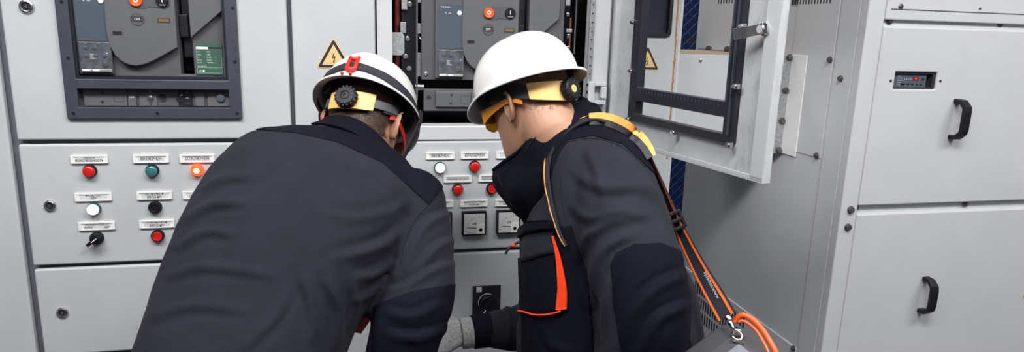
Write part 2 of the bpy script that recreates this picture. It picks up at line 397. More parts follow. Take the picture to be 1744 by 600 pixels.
def warn(parent, cx, cz, h, y, mt='yellow', w=None):
    w = h * 1.13 if w is None else w
    def tri(k, rr, seg=5):                                  # rounded triangle scaled by k about its centroid
        pts = [(-w / 2, -h / 3), (w / 2, -h / 3), (0, 2 * h / 3)]; out = []
        for i, (a, b) in enumerate(pts):
            a *= k; b *= k
            base = [math.radians(d) for d in ((180, 270), (-90, 30), (30, 150))[i]]
            if i == 0: base = [math.radians(150), math.radians(270)]
            c = (a * (1 - rr * 2 / (w * k)), b * (1 - rr * 2 / (w * k)))
            for q in range(seg):
                t = base[0] + (base[1] - base[0]) * q / (seg - 1); out.append((cx + c[0] + rr * math.cos(t), cz + c[1] + rr * math.sin(t)))
        return out
    mb = MB().prism(tri(1.0, h * .06), y - .0012, y, 0)
    mb.prism(tri(.93, h * .05), y - .0016, y - .0011, 1).prism(tri(.70, h * .008), y - .0020, y - .0015, 0)
    q = h * .0105
    bolt = [(.5, 23), (-5, 3), (2.5, 5.5), (0.2, -8), (2.2, -7.2), (-.4, -17), (-3.6, -6.6), (-1.7, -7.4), (-.9, 1.2), (-10.2, -1.6), (-3.2, 23)]
    bl = [(3.2, 20), (-2.2, 6.2), (6.4, 8.6), (1.9, -8.5), (4.4, -7.5), (-.6, -19), (-3.4, -6.6), (-.8, -7.6), (1.9, 3.2), (-7.4, .4), (-.2, 20)]
    P = [(cx + a * q * .95, cz + (b - 2) * q * .95) for a, b in bl]
    mb.prism(P[::-1] if sum(P[i][0] * P[(i + 1) % 11][1] - P[(i + 1) % 11][0] * P[i][1] for i in range(11)) < 0 else P, y - .0024, y - .0019, 1)
    return obj('warning_sign', mb, [mt, 'ink'], parent)
def cab_body(root, x0, x1, y1=2.6, front=F + .024, opening=None):
    mb = MB()
    if opening: # hollow carcass
        t = .003
        mb.box(x0, x0 + t, front, y1, 0.02, TOP).box(x1 - t, x1, front, y1, .02, TOP).box(x0, x1, y1 - t, y1, .02, TOP).box(x0, x1, front, y1, TOP - t, TOP).box(x0, x1, front, y1, .02, .10).box(x0, x1, front, y1, ZU - .03, ZU - .027)
    else: mb.box(x0, x1, front, y1, .02, TOP)
    return obj('body', mb, 'seam', root)

# --- cabinet at the far left edge
xA = float(atY(0, 10, F)[0]); xS = pw(13, 225)[0]
A = thing('switchgear_cabinet', 'plain grey switchgear cabinet cut off by the left edge of the picture', 'cabinet', (-1.15, F, 0))
cab_body(A, -1.48, xS + .001)
door('door', -1.475, xS, .10, TOP, A, 'paint')
# --- first cabinet: breaker door, control panel, lower door
Bx0, Bx1 = -.8137, -.1635
B = thing('switchgear_cabinet', 'grey switchgear cabinet with a closed breaker door above lamps and buttons, left of the workers', 'cabinet', ((Bx0 + Bx1) / 2, F, 0))
obj('body', MB().box(xS + .001, Bx1 + .011, F + .024, F + .03, .02, ZU).box(xS + .001, Bx0 + .03, F + .024, F + .03, ZU, TOP).box(Bx1 - .05, Bx1 + .011, F + .024, F + .03, ZU, TOP).box(xS + .001, xS + .004, F + .03, 2.6, .02, TOP).box(Bx1 + .008, Bx1 + .011, F + .03, 2.6, .02, TOP).box(xS + .001, Bx1 + .011, 2.597, 2.6, .02, TOP), 'seam', B)
obj('interior', MB().box(Bx0 + .02, Bx1 - .02, 2.14, 2.15, ZU - .03, TOP), 'inner', B)
ex0, ez0 = pw(117, 202); ex1, _ = pw(413.5, 202)
ox0, oz0 = pw(131.5, 134); ox1, _ = pw(389, 134)
sx0, sz1 = pw(134, 150.5); sx1, sz0 = pw(394, 183)
TOPB = 1.78
ud = door('breaker_door', Bx0, Bx1, ZU, TOP, B, hole=(ex0 + .02, ex1 - .02, ez0 + .02, TOPB - .02))
def escutcheon(name, mt, parent, y0, y1):
    return obj(name, MB().grid([ex0, ox0, ox1, ex1], [ez0, sz0, sz1, oz0, TOPB - .04, TOPB], lambda i, j: i == 1 and j in (1, 3), y0, y1), mt, parent, .002)
escutcheon('bezel_frame', 'bezel', ud, F - .010, F + .002)
obj('bezel_lip', MB().grid([ox0 - .001, ox0 + .006, ox1 - .006, ox1 + .001], [oz0 - .001, oz0 + .006, TOPB - .05, TOPB - .039], lambda i, j: i == 1 and j == 1, F - .004, F + .03), 'bez2', ud)
for px, py in ((105, 3), (116, 99), (125, 193), (268, 193), (404, 193), (400, 105), (396, 14)):
    x, z = pw(px, py, F - .01)
    obj('bezel_screw', MB().lathe((x, F - .010, z), (0, -1, 0), [(.0042, 0), (.004, .0012), (.002, .0013), (.0018, .0003), (0, .0003)], 12), 'bez2', ud)
lock(46, 11, ud, r=.0165)
cd = door('control_door', Bx0, Bx1, ZC0, ZC1, B)
lock(86, 350, cd)
plate(153, 271, ['ОБЩАЯ', 'НЕИСПРАВНОСТЬ'], cd); pilot(154, 291, cd, 'knob', 'red', label='unlit red pilot lamp')
plate(258, 270, ['ВКЛЮЧЕН'], cd, sz=.0118); pilot(260, 290.5, cd, 'knob', 'teal', label='teal pilot lamp')
plate(336.5, 269.5, ['ОТКЛЮЧЕН'], cd, sz=.0118); pilot(337, 289, cd, 'redlit', 'redlit', 'hot', label='glowing orange-red pilot lamp')
plate(160, 335, ['ВКЛЮЧЕН', 'АВР'], cd); pilot(161, 355.5, cd, 'green', 'lampw', label='lit white pilot lamp')
plate(264, 332.5, ['ВКЛЮЧИТЬ', 'ВВОД №1'], cd, sz=.0092); button(265, 352.5, cd, 'knob', label='black push button')
plate(341, 331.5, ['ВКЛЮЧИТЬ', 'СЕКЦИОННЫЙ В.'], cd, sz=.0075); button(341, 351, cd, 'knob', label='black push button')
plate(166, 384.5, ['РЕЖИМ РАБОТ', ('РУЧН.', 'АВР')], cd); plate(268, 381, ['ОТКЛЮЧИТЬ', 'ВВОД №1'], cd, sz=.0092); button(269.5, 401, cd, 'red', label='red push button')
x, z = pw(166, 405)
mb = MB().lathe((x, F, z), (0, -1, 0), [(.0165, 0), (.0165, .008), (.0145, .011), (.012, .012), (.0115, .022), (0, .0225)], 28)
dq = nrm([-.80, 0, -.62]); pq = np.array([dq[2], 0, -dq[0]])
c = np.array([x, F - .021, z])
mb.obox(c + dq * .004, dq, np.array([0, 1., 0]), pq, .0175, .008, .0042).obox(c + dq * -.001 + np.array([0, -.0085, 0]), dq, np.array([0, 1., 0]), pq, .0085, .0006, .0011, 1)
obj('selector_switch', mb, ['knob', 'white'], cd, .0008)
ld = door('lower_door', Bx0, Bx1, ZL0, ZL1, B)
lock(107, 532, ld)
door('bottom_door', Bx0, Bx1, .10, ZB1, B)
obj('plinth', MB().box(Bx0, Bx1, F, F + .024, 0, .095), 'seam', B)
# --- narrow cable compartment with the warning sign
Nx0, Nx1 = -.152, .0615
N = thing('switchgear_cabinet', 'narrow grey cabinet with a yellow lightning warning triangle between two breakers', 'cabinet', ((Nx0 + Nx1) / 2, F, 0))
cab_body(N, Nx0, .064)
nd = door('door', Nx0, Nx1, .10, TOP, N)
cx, cz = pw(568.5, 99); warn(nd, cx, cz, .076, F)
# --- second breaker cabinet, its door swung open
Cx0, Cx1 = .066, .728
Cb = thing('switchgear_cabinet', 'grey cabinet with its breaker bared, meters below and the door swung open to the right', 'cabinet', ((Cx0 + Cx1) / 2, F, 0))
zled = 1.2225
obj('body', MB().box(Cx0, .1064, F, F + .03, zled - .02, TOP).box(Cx0, Cx0 + .003, F + .03, 2.6, .02, TOP).box(Cx1 - .003, Cx1, F + .03, 2.6, .02, TOP).box(Cx0, Cx1, 2.597, 2.6, .02, TOP), 'paint2', Cb, .002)
obj('interior', MB().box(Cx0 + .004, Cx1 - .005, 2.16, 2.17, .9, TOP).box(.1064, .1075, F + .031, 2.16, zled, TOP).box(Cx1 - .016, Cx1 - .012, F + .03, 2.16, zled, TOP).box(Cx0 + .004, Cx1 - .004, F + .03, 2.16, zled - .02, zled - .017), 'inner', Cb)
obj('door_frame', MB().box(Cx0 + .001, Cx1 - .001, F + .0225, F + .029, .02, zled - .022), 'seam', Cb)
obj('sill', MB().box(.067, .712, F, F + .06, ZC1 + .003, zled), 'paint2', Cb, .0035)
hx = pw(1003, 60)[0]
obj('door_post', MB().box(hx, Cx1, F, F + .03, zled + .0005, TOP).box(.7145, Cx1, F, F + .022, .10, zled), 'paint2', Cb, .002)
px0 = pw(1003.5, 60)[0]
pst = obj('perforated_flange', MB().box(px0 - .002, px0 + .0125, F - .006, F, zled + .03, TOP), 'zinc', Cb, .001)
zz = 1.30
mb = MB()
while zz < 1.72:
    mb.lathe((px0 + .0055, F - .006, zz), (0, -1, 0), [(.0026, 0), (.0026, .0004), (0, .0004)], 10); zz += .0245
obj('punched_hole', mb, 'inner', pst)['kind'] = 'stuff'
c3 = door('control_door', .070, .7125, ZC0 - .008, ZC1, Cb)
W3 = dict(w=.0735, h=.0165)
plate(749.5, 265, ['ВКЛЮЧЕН'], c3, sz=.0118, **W3); pilot(749, 285, c3, 'green', 'lampw', label='lit white pilot lamp')
plate(808, 264, ['ОТКЛЮЧЕН'], c3, sz=.0118, **W3); pilot(808, 283, c3, 'knob', 'red', label='red pilot lamp')
plate(868, 263.5, [''], c3, **W3)
plate(779, 304.5, ['«ЗАМЫКАНИЕ НА ЗЕМЛЮ»'], c3, sz=.0076, **W3); pilot(779, 322.5, c3, 'knob', 'red', label='red pilot lamp')
plate(838, 303, ['КОНТРОЛЬ РАБОТЫ', '«ЗАМЫКАНИЕ НА ЗЕМЛЮ»'], c3, sz=.0072, **W3); button(837, 321, c3, 'red', label='red push button')
for (px, py, t), (mx, my) in zip(((748, 347, 'A'), (807, 346, 'B'), (865.5, 345, 'C')), ((748, 381), (806.5, 379), (864.5, 376.5))):
    plate(px, py, ['КОНТРОЛЬ ТОКА', 'ФАЗА «%s»' % t], c3, sz=.0082, **W3)
    x, z = pw(mx, my); h = .0355
    mb = MB().box(x - h, x + h, F - .016, F, z - h, z + h, 0).box(x - h * .86, x + h * .86, F - .0168, F - .0155, z - h * .86, z + h * .86, 1)
    o_ = np.array([x + h * .72, 0, z - h * .66])              # scale arc about the pivot
    for k in range(9):
        a = math.radians(94 + k * 10.5); r0 = h * 1.22; r1 = h * (1.36 if k % 4 == 0 else 1.30)
        d = np.array([math.cos(a), 0, math.sin(a)])
        mb.obox(np.array([x + h * .45, F - .017, z - h * .62]) + d * (r0 + r1) / 2 * .93, d, np.array([0, 1., 0]), np.array([-d[2], 0, d[0]]), (r1 - r0) / 2, .0002, .0006, 2)
    mb.text('kA', x + h * .02, F - .0170, z + h * .02, .011, 2).text('0', x - h * .68, F - .0170, z - h * .62, .0055, 2).text('2', x - h * .25, F - .0170, z + h * .36, .007, 2).text('4', x + h * .55, F - .0170, z + h * .55, .006, 2).text('2,5/5 A', x - h * .38, F - .0170, z - h * .74, .0045, 2)
    d = nrm([-1, 0, .10]); mb.obox(np.array([x - h * .12, F - .0174, z - h * .33]), d, np.array([0, 1., 0]), np.array([-d[2], 0, d[0]]), h * .46, .0003, .0008, 2)
    q = [(x + h * .18, z - h * .86), (x + h * .86, z - h * .86), (x + h * .86, z - h * .02), (x + h * .42, z - h * .02), (x + h * .26, z - h * .1), (x + h * .18, z - h * .26)]
    mb.prism(q, F - .0185, F - .0165, 3)
    mb.lathe((x + h * .52, F - .0185, z - h * .52), (0, -1, 0), [(h * .15, 0), (h * .14, .001), (0, .001)], 16, 0)
    obj('panel_meter', mb, ['knob', 'paper', 'ink', 'white'], c3)
l3 = door('lower_door', .070, .7125, ZL0 - .3, ZC0 - .0195, Cb)
obj('plinth', MB().box(.070, .7125, F, F + .024, 0, ZL0 - .305), 'seam', Cb)
# rotary handle on the lower door
x0, z1 = pw(805, 488); x1, z0 = pw(851, 540)
mb = MB().box(x0, x1, F - .004, F, z0, z1, 0).box(x0 + .011, x0 + .027, F - .0045, F - .0035, z1 - .018, z1 - .002, 3)
mb.text('I', x0 + .019, F - .0047, z1 - .014, .008, 2)
cx, cz = (x0 + x1) / 2 + .001, (z0 + z1) / 2 + .001
mb.tube([(cx + math.cos(a) * .026, F - .0045, cz + math.sin(a) * .026) for a in np.linspace(1.0, 3.6, 14)], .0011, 5, 3)
obj('switch_plate', mb, ['bez2', 'bez2', 'ink', 'wink'], l3, label='black rotary switch plate with white marks')
mb = MB().lathe((cx, F - .004, cz), (0, -1, 0), [(.023, 0), (.022, .012), (.019, .015), (0, .015)], 28)
d = nrm([.62, 0, .78]); p_ = np.array([-d[2], 0, d[0]])
mb.obox((cx, F - .026, cz), d, np.array([0, 1., 0]), p_, .031, .013, .0075).obox(np.array([cx, F - .0395, cz]) - d * .022, d, np.array([0, 1., 0]), p_, .007, .0006, .0014, 1)
obj('rotary_handle', mb, ['knob', 'wink'], l3, .0025)

# rails and wiring inside the second cabinet
xr0, xr1 = pw(677, 60, 1.95)[0], pw(709, 60, 1.95)[0]
rl = obj('side_rail', MB().box(xr0 + .012, xr1, 1.97, 1.99, zled, TOP), mat('dark_rail', (.03, .033, .045), .35, .6, var=.2, vscale=30), Cb, .001)
xk, zk = pw(680, 75, 1.935)
obj('galvanised_tab', MB().prism([(.1064, zk - .031), (xk + .006, zk - .031), (xk + .0135, zk - .023), (xk + .0135, zk + .023), (xk + .007, zk + .031), (.1064, zk + .031)], 1.925, 1.93), 'zinc', Cb, .001)
for k, (px, py) in enumerate(((688, 5), (686, 45))):
    x, z = pw(px, py, 1.97); obj('zinc_clip', MB().box(x - .008, x + .008, 1.955, 1.968, z - .018, z + .012), 'zinc', Cb, .001)
xc = pw(676, 100, 1.985)[0]
pts = [(xc + .002 * math.sin(z * 9), 1.985, z) for z in np.arange(1.23, 2.05, .012)]
obj('red_conduit', MB().tube(pts, [.0095 if i % 2 else .0082 for i in range(len(pts))], 10), 'cable', Cb)
for px, py in ((694, 66), (697, 117), (698, 7), (691, 96)):
    x, z = pw(px, py, 1.965); obj('rail_bolt', MB().lathe((x, 1.97, z), (0, -1, 0), [(.007, 0), (.007, .004), (.0045, .0045), (.0045, .009), (0, .0095)], 14), 'steel', Cb)
for px, py in ((686, 22), (686, 105)):
    x, z = pw(px, py, 1.96); obj('rail_hole', MB().lathe((x, 1.97, z), (0, -1, 0), [(.004, 0), (.004, .001), (0, .001)], 10), 'inner', Cb)
xa = pw(709.5, 60, 1.93)[0]
za = pw(709, 170, 1.93)[1]
obj('cradle_flange', MB().box(xa - .003, xa + .002, 1.915, 1.975, za, TOP), 'chrome', Cb, .0006)
xq = pw(714, 60, 1.94)[0]
for py in (0, 45, 53): z = pw(714, py, 1.94)[1]; obj('rail_latch', MB().box(xq - .006, xq + .008, 1.935, 1.955, z - .007, z + .008), 'zinc', Cb, .001)
mb = MB()
z0_, z1_ = pw(714, 130, 1.94)[1], pw(714, 90, 1.94)[1]
mb.box(xq - .008, xq + .009, 1.938, 1.95, z0_, z1_)
obj('rail_latch', mb, 'zinc', Cb, .001)
z = pw(714, 148, 1.93)[1]
obj('rail_roller', MB().cyl((xq - .012, 1.93, z), (xq + .012, 1.93, z), .0095, 18), 'steel', Cb, .001)
z = pw(714, 60, 1.94)[1]
obj('latch_rod', MB().tube([(xq - .004, 1.932, z), (xq + .004, 1.93, z - .012), (xq + .012, 1.93, z - .02), (xq + .014, 1.93, z - .03), (xq + .014, 1.93, z - .06)], .0016, 8), 'steel', Cb)
xz, _ = pw(978, 60, 1.95)
zb = pw(975, 92, 1.95)[1]
mb = MB().box(xz - .003, xz + .001, 1.94, 1.99, zb, TOP)
obj('cradle_flange', mb, 'chrome', Cb, .0006)
for i, (px, py, w, h) in enumerate(((966, 3, .014, .022), (966, 25, .010, .010), (968, 52, .017, .010), (967, 62, .010, .012), (966, 82, .009, .012))):
    x, z = pw(px, py, 1.94); obj('rail_latch', MB().box(x - w / 2, x + w / 2, 1.93, 1.955, z - h / 2, z + h / 2), ('zinc', 'steel', 'zinc', 'steel', 'steel')[i], Cb, .001)
obj('copper_strip', MB().box(pw(971, 30, 1.95)[0] - .002, pw(971, 30, 1.95)[0] + .003, 1.945, 1.96, pw(971, 85, 1.95)[1], pw(971, 30, 1.95)[1]), mat('copper', (.45, .2, .12), .35, .9), Cb)

# --- hinge on the post
hx0, hz1 = pw(1001, 140, F - .02); hx1, hz0 = pw(1031, 178, F - .02)
mb = MB().box(hx0 + .003, hx0 + .022, F - .022, F, hz0, hz1).box(hx0 + .022, hx1, F - .022, F - .006, hz1 - .012, hz1).box(hx0 + .022, hx1, F - .022, F - .006, hz0, hz0 + .012).box(hx1 - .016, hx1, F - .026, F - .008, hz0 + .018, hz1 - .013)
mb.cyl((hx1 - .006, F - .014, hz0 - .004), (hx1 - .006, F - .014, hz1 + .006), .004, 12)
obj('hinge', mb, 'paint2', Cb, .0015)
for k in range(3):
    z = hz1 - .008 - k * .021; obj('hinge_screw', MB().lathe((hx0 + .003, F - .014, z), (-1, -.4, 0), [(.0045, 0), (.0045, .002), (0, .003)], 10), 'steel', Cb)

# --- the circuit breakers
def breaker(label):
    Yb = F + .012
    q = lambda px, py, y=Yb: pw(px, py, y)
    X = lambda px, y=Yb: q(px, 60, y)[0]
    x0, x1 = ox0 - .035, ox1 + .022
    zb = q(230, 130.5)[1]; zt = TOPB - .055
    T = thing('circuit_breaker', label, 'circuit breaker', ((x0 + x1) / 2, Yb + .1, zb))
    sl0, sl1 = q(303, 60)[0], q(326, 60)[0]
    obj('front_cover', MB().grid([x0, sl0, sl1, x1], [zb, zb + .006, zt], lambda i, j: i == 1 and j == 1, Yb + .006, Yb + .04), 'brk', T, .002)
    obj('housing', MB().box(x0 + .01, x1 - .01, Yb + .10, Yb + .20, zb + .01, zt), 'inner', T)
    obj('slot_insert', MB().box(sl0 + .006, sl1 - .004, Yb + .03, Yb + .035, zb + .05, zt).box(sl0 + .002, sl1 - .01, Yb + .016, Yb + .03, q(315, 63)[1], q(315, 25)[1]), 'bez2', T, .001)
    for sx_, px in ((x0 + .012, 0), (x1 - .010, 0)):
        obj('cover_screw', MB().lathe((sx_, Yb + .006, zb + .016), (0, -1, 0), [(.0062, 0), (.006, .0022), (.0035, .003), (.003, .001), (0, .001)], 16), 'steel', T)
    # control unit column
    cu0, cu1 = q(128, 60)[0], q(189, 60)[0]
    cz0 = q(160, 126)[1]
    cu = obj('control_unit', MB().box(cu0, cu1, Yb - .006, Yb + .02, cz0, zt), 'brk', T, .002)
    d0, dz0 = q(134, 69, Yb - .006); d1, dz1 = q(181, -8, Yb - .006)
    mb = MB().box(d0, d1, Yb - .0072, Yb - .005, dz0, dz1 + .01, 0)
    for f_ in (d0, d1): mb.box(f_ - .0006, f_ + .0006, Yb - .0076, Yb - .005, dz0 - .07, dz1 + .01, 1)
    mb.box(d0, d1, Yb - .0076, Yb - .005, dz1 + .0094, dz1 + .0106, 1)
    mb.text('Trip System', d0 + .006, Yb - .0078, dz1 + .002, .0055, 2, 'LEFT')
    mb.lathe((d1 - .013, Yb - .0072, dz1 - .013), (0, -1, 0), [(.0065, 0), (.0062, .002), (0, .002)], 16, 3)
    for k, t in enumerate(('·', 'Ir', 'Isd')): mb.text(t, d0 + .009 + k * .011, Yb - .0078, dz1 - .014, .006, 2)
    obj('display_panel', mb, ['disp', 'brk2', 'wink', 'white'], cu)
    e1 = dz0 - .003; e0 = q(160, 122, Yb - .006)[1]
    mb = MB().box(d0, d1, Yb - .0105, Yb - .005, e0, e1, 0)
    mb.box(d0 + .002, d1 - .002, Yb - .0125, Yb - .010, e0, e0 + .006, 3).box(d0 + .004, d0 + .022, Yb - .0128, Yb - .012, e0 + .0015, e0 + .0065, 2).box(d0 + .027, d0 + .042, Yb - .0128, Yb - .012, e0 + .001, e0 + .0055, 2)
    mb.box(d0 + .023, d0 + .038, Yb - .0112, Yb - .0102, e0 + .030, e0 + .044, 3)
    mb.text('In', d1 - .009, Yb - .0112, e0 + .046, .006, 2).text('·····', d0 + .016, Yb - .0112, e1 - .003, .006, 2).text('·····', d0 + .045, Yb - .0112, e1 - .003, .006, 2)
    obj('dial_cover', mb, ['clearpl', 'blue', 'wink', 'zinc'], cu, .0008)
    Wd = d1 - d0; Hd = e1 - e0
    for fx, fz in ((.20, .80), (.50, .80), (.20, .54), (.50, .54), (.80, .54)):
        obj('setting_dial', MB().lathe((d0 + Wd * fx, Yb - .0105, e0 + Hd * fz), (0, -1, 0), [(.0054, 0, 0), (.0050, .001, 0), (.0030, .0014, 1), (.0028, .0026, 1), (0, .0026, 1)], 14), ['blue', 'disp'], cu)
    obj('setting_dial', MB().lathe((d0 + Wd * .78, Yb - .0105, e0 + Hd * .26), (0, -1, 0), [(.0078, 0), (.0074, .0015), (.004, .002), (0, .002)], 16), 'bolt', cu, label='grey test socket')
    # central shield
    zt2 = zt
    L = [(177, -40), (177, -10), (178, 20), (180, 45), (183, 64), (188, 80), (196, 94), (207, 104.5), (219, 110.5), (232, 112.5), (246, 110), (262, 103.5), (282, 92.5), (302.5, 81)]
    poly = [q(px, py, Yb - .01) for px, py in L]
    poly = [(p[0], p[1]) for p in poly]
    xr = q(302, 60, Yb - .01)[0]
    poly[0] = (poly[1][0] - .002, zt2); poly.append((xr, zt2))
    sh = obj('shield', MB().prism(poly, Yb - .012, Yb + .012), 'brk2', T, .0025, seg=3)
    Ys = Yb - .012
    rx, rz = q(232, 1, Ys); bx, bz = q(277, 2, Ys)
    mb = MB().prism([(rx - .022 * 1.0 * math.cos(a), rz + .0185 * math.sin(a) * -1) if False else (rx + math.cos(a) * .0175, rz + math.sin(a) * .0185) for a in np.linspace(math.pi / 2, 3 * math.pi / 2, 12)] + [((rx + bx) / 2 - .006, rz - .0185), ((rx + bx) / 2 - .003, rz - .0145), ((rx + bx) / 2 + .003, rz - .0145)] + [(bx + math.cos(a) * .0175, bz + math.sin(a) * .0185) for a in np.linspace(-math.pi / 2, math.pi / 2, 12)], Ys - .0014, Ys + .001)
    obj('button_surround', mb, 'brk', sh, .001)
    mb = MB().lathe((rx, Ys - .0014, rz), (0, -1, 0), [(.0145, 0), (.0145, .004), (.0135, .0052), (0, .0052)], 24, 0)
    mb.lathe((rx, Ys - .0066, rz + .001), (0, -1, 0), [(.0028, 0, 1), (.0058, 0.0002, 1)], 18, 1).text('PUSH OFF', rx, Ys - .0069, rz - .0095, .0034, 1)
    obj('off_button', mb, ['redlit' if False else 'orange', 'wink'], sh, label='orange-red push-off button')
    mb = MB().lathe((bx, Ys - .0014, bz), (0, -1, 0), [(.0145, 0), (.0145, .004), (.0135, .0052), (0, .0052)], 24, 0)
    mb.box(bx - .001, bx + .001, Ys - .0069, Ys - .0065, bz - .003, bz + .007, 1).text('PUSH ON', bx, Ys - .0069, bz - .0095, .0034, 1)
    obj('on_button', mb, ['knob', 'wink'], sh, label='black push-on button')
    x, z = q(234, 32.5, Ys)
    mb = MB().lathe((x, Ys, z), (0, -1, 0), [(.0165, 0), (.0165, .0012), (.0148, .0016), (.0145, .0008), (0, .0008)], 26, 0).box(x - .0135, x + .0135, Ys - .0016, Ys - .0006, z - .006, z + .006, 1)
    mb.text('OFF', x, Ys - .0018, z, .008, 2)
    obj('state_window', mb, ['brk', 'win', 'paper'], sh)
    x, z = q(279, 34.5, Ys); obj('spring_window', MB().box(x - .0145, x + .0145, Ys - .0012, Ys, z - .0055, z + .0055, 0).box(x - .012, x + .012, Ys - .0016, Ys - .001, z - .0035, z + .0035, 1), ['win', 'amber'], sh)
    x, z = q(200, 56, Ys); obj('blank_window', MB().box(x - .0115, x + .0115, Ys - .0012, Ys, z - .0045, z + .0045, 0).box(x - .010, x + .010, Ys - .0015, Ys - .001, z - .0035, z + .0035, 1), ['brk', 'bez2'], sh)
    # right plate and nameplate
    Lp = [(325, 64.5), (382, 15), (382, -45), (322, -45)]
    pl = [q(px, py, Yb - .006) for px, py in Lp]; pl = [(pl[0][0], pl[0][1]), (pl[1][0] + .004, pl[1][1] + .003), (pl[2][0] + .004, zt), (pl[0][0] - .001, zt)]
    obj('side_cover', MB().prism(pl, Yb - .008, Yb + .01), 'brk2', T, .002)
    a, b_ = q(335, 130), q(384, 74); a = (a[0], a[1] + .004); b_ = (a[0] + .064, b_[1])
    yq = Yb + .0035
    mb = MB().box(a[0], b_[0], yq, Yb + .007, a[1], b_[1], 0)
    mb.box(a[0] + .002, a[0] + .031, yq - .0004, yq, b_[1] - .016, b_[1] - .010, 1).box(a[0] + .031, b_[0] - .002, yq - .0004, yq, b_[1] - .016, b_[1] - .010, 2)
    w_, h_ = b_[0] - a[0], b_[1] - a[1]
    def ln(fx, fz, t, s): mb.text(t, a[0] + w_ * fx, yq - .0005, a[1] + h_ * fz, s, 1, 'LEFT')
    for i, r_ in enumerate((('Ue', '690V'), ('Uimp', '12kV'), ('Icu', '65 kA'), ('Icw 1s', '65 kA'), ('cat. B', '50/60Hz'))):
        fz = .72 - i * .085; ln(.06, fz, r_[0], .0042); ln(.42, fz, r_[1], .0042)
        if i > 1: ln(.72, fz, '···', .0042)
    ln(.06, .26, 'IEC 60947-2', .0042)
    for (u0, u1, v0, v1) in ((.03, .97, .22, .225), (.03, .97, .05, .055), (.03, .97, .80, .805), (.03, .035, .05, .80), (.965, .97, .05, .80)):
        mb.box(a[0] + w_ * u0, a[0] + w_ * u1, yq - .0004, yq, a[1] + h_ * v0, a[1] + h_ * v1, 1)
    ln(.08, .12, 'CE', .006)
    mb.lathe((a[0] + w_ * .27, yq, a[1] + h_ * .12), (0, -1, 0), [(.003, 0, 1), (.003, .0004, 1), (0, .0004, 1)], 12, 1)
    obj('nameplate', mb, ['plate', 'wink', 'ink'], T, label='dark green rating plate with white print')
    # cradle strip below
    s0, s1 = q(141, 165)[0], q(391, 165)[0]; tz1, tz0 = q(265, 152)[1], q(265, 181.5)[1]
    C_ = obj('cradle_strip', MB().box(s0 - .032, s1 + .012, Yb + .008, Yb + .03, tz0 - .012, tz1 + .006).box(s0, s1, Yb + .004, Yb + .01, tz0, tz1), 'brk', T, .002)
    Yc = Yb + .004; zc = (tz0 + tz1) / 2; hh = (tz1 - tz0) / 2
    obj('access_panel', MB().box(s0 + .001, X(206), Yc - .004, Yc + .002, tz0 + .001, tz1 - .001), 'brk2', C_, .0012)
    x = X(193); obj('locator_square', MB().grid([x - .011, x - .0102, x + .0102, x + .011], [zc - .011, zc - .0102, zc + .0102, zc + .011], lambda i, j: i == 1 and j == 1, Yc - .0046, Yc - .0035), 'bezel', C_)
    for py in (158, 174):
        x, z = q(174.5, py); obj('panel_hole', MB().lathe((x, Yc - .004, z), (0, -1, 0), [(.0036, 0), (.0036, .0004), (0, .0004)], 12), 'inner', C_)
    x, z = s0 - .018, zc + .004; obj('panel_hole', MB().lathe((x, Yb + .008, z), (0, -1, 0), [(.0062, 0), (.0062, .0005), (0, .0005)], 14), 'inner', C_)
    def pad(p0, p1, mt='brk2'):
        a0, a1 = X(p0), X(p1); obj('recess_pad', MB().prism([(a0, tz0 + .001), (a1, tz0 + .001), (a1, tz1 - .001), (a0, tz1 - .001)], Yc - .0015, Yc + .002), mt, C_, .001)
        obj('pad_ramp', MB().add([(a0, Yc - .0016, tz1 - .004), (a1, Yc - .0016, tz1 - .004), (a1, Yc - .0075, tz0 + .002), (a0, Yc - .0075, tz0 + .002), (a0, Yc, tz0 + .002), (a1, Yc, tz0 + .002)], [(0, 3, 2, 1), (3, 4, 5, 2), (0, 1, 5, 4), (0, 4, 3), (1, 2, 5)]), 'brk', C_)
    pad(208.5, 222); pad(228, 258); pad(325.5, 341); pad(347, 387)
    obj('pad_text', MB().text('OFF', X(215), Yc - .0045, zc + .001, .0075, 0), 'wink', C_)
    x = X(248); obj('racking_knob', MB().lathe((x, Yc - .004, zc), (0, -1, 0), [(.0062, 0), (.006, .006), (.0035, .0068), (0, .0068)], 16).box(x - .0025, x + .0025, Yc - .008, Yc - .004, tz0 + .004, zc), 'steel', C_)
    obj('pad_text', MB().text('O', x, Yc - .005, zc + hh * .72, .006), 'wink', C_)
    x = X(268.5); obj('crank_socket', MB().lathe((x, Yc, zc + .001), (0, -1, 0), [(.0108, 0, 0), (.0108, .0022, 0), (.0092, .0026, 0), (.0088, .0005, 1), (0, .0005, 1)], 22), ['brk', 'inner'], C_)
    a0, a1 = X(295.5), X(320.5)
    mb = MB().box(a0, a1, Yc - .0022, Yc + .002, tz0 + .001, tz1 - .001, 0)
    for i, t in enumerate(('·–·', '–▾–', '· · ·')): mb.text(t, a0 + (a1 - a0) * .62, Yc - .0025, zc + hh * (.62 - .62 * i), .0062, 1)
    mb.obox(np.array([a0 + .006, Yc - .0026, zc + .006]), nrm([1, 0, .7]), np.array([0, 1., 0]), nrm([-.7, 0, 1]), .005, .0005, .0014, 1)
    mb.lathe((a0 + .004, Yc - .0022, zc - .003), (0, -1, 0), [(.009, 0), (.0085, .0016), (0, .0016)], 18, 0)
    obj('position_indicator', mb, ['bez2', 'wink'], C_)
    x = X(369); obj('key_lock', MB().lathe((x + .001, Yc - .003, zc), (0, -1, 0), [(.0108, 0, 1), (.0105, .0065, 1), (.0088, .0072, 0), (.008, .009, 0), (0, .009, 0)], 22), ['disp', 'bez2'], C_)
    return T
b1 = breaker('graphite circuit breaker framed by the closed left door, with green rating plate')
b1x, b1z = pw(232, 1, F); b2x, b2z = pw(833, 18, F)
dl = np.array([b2x - b1x, .004, 0.0])
b2 = copy_tree(b1, None, dl)
b2['label'] = 'graphite circuit breaker in the open cabinet behind the white helmets'
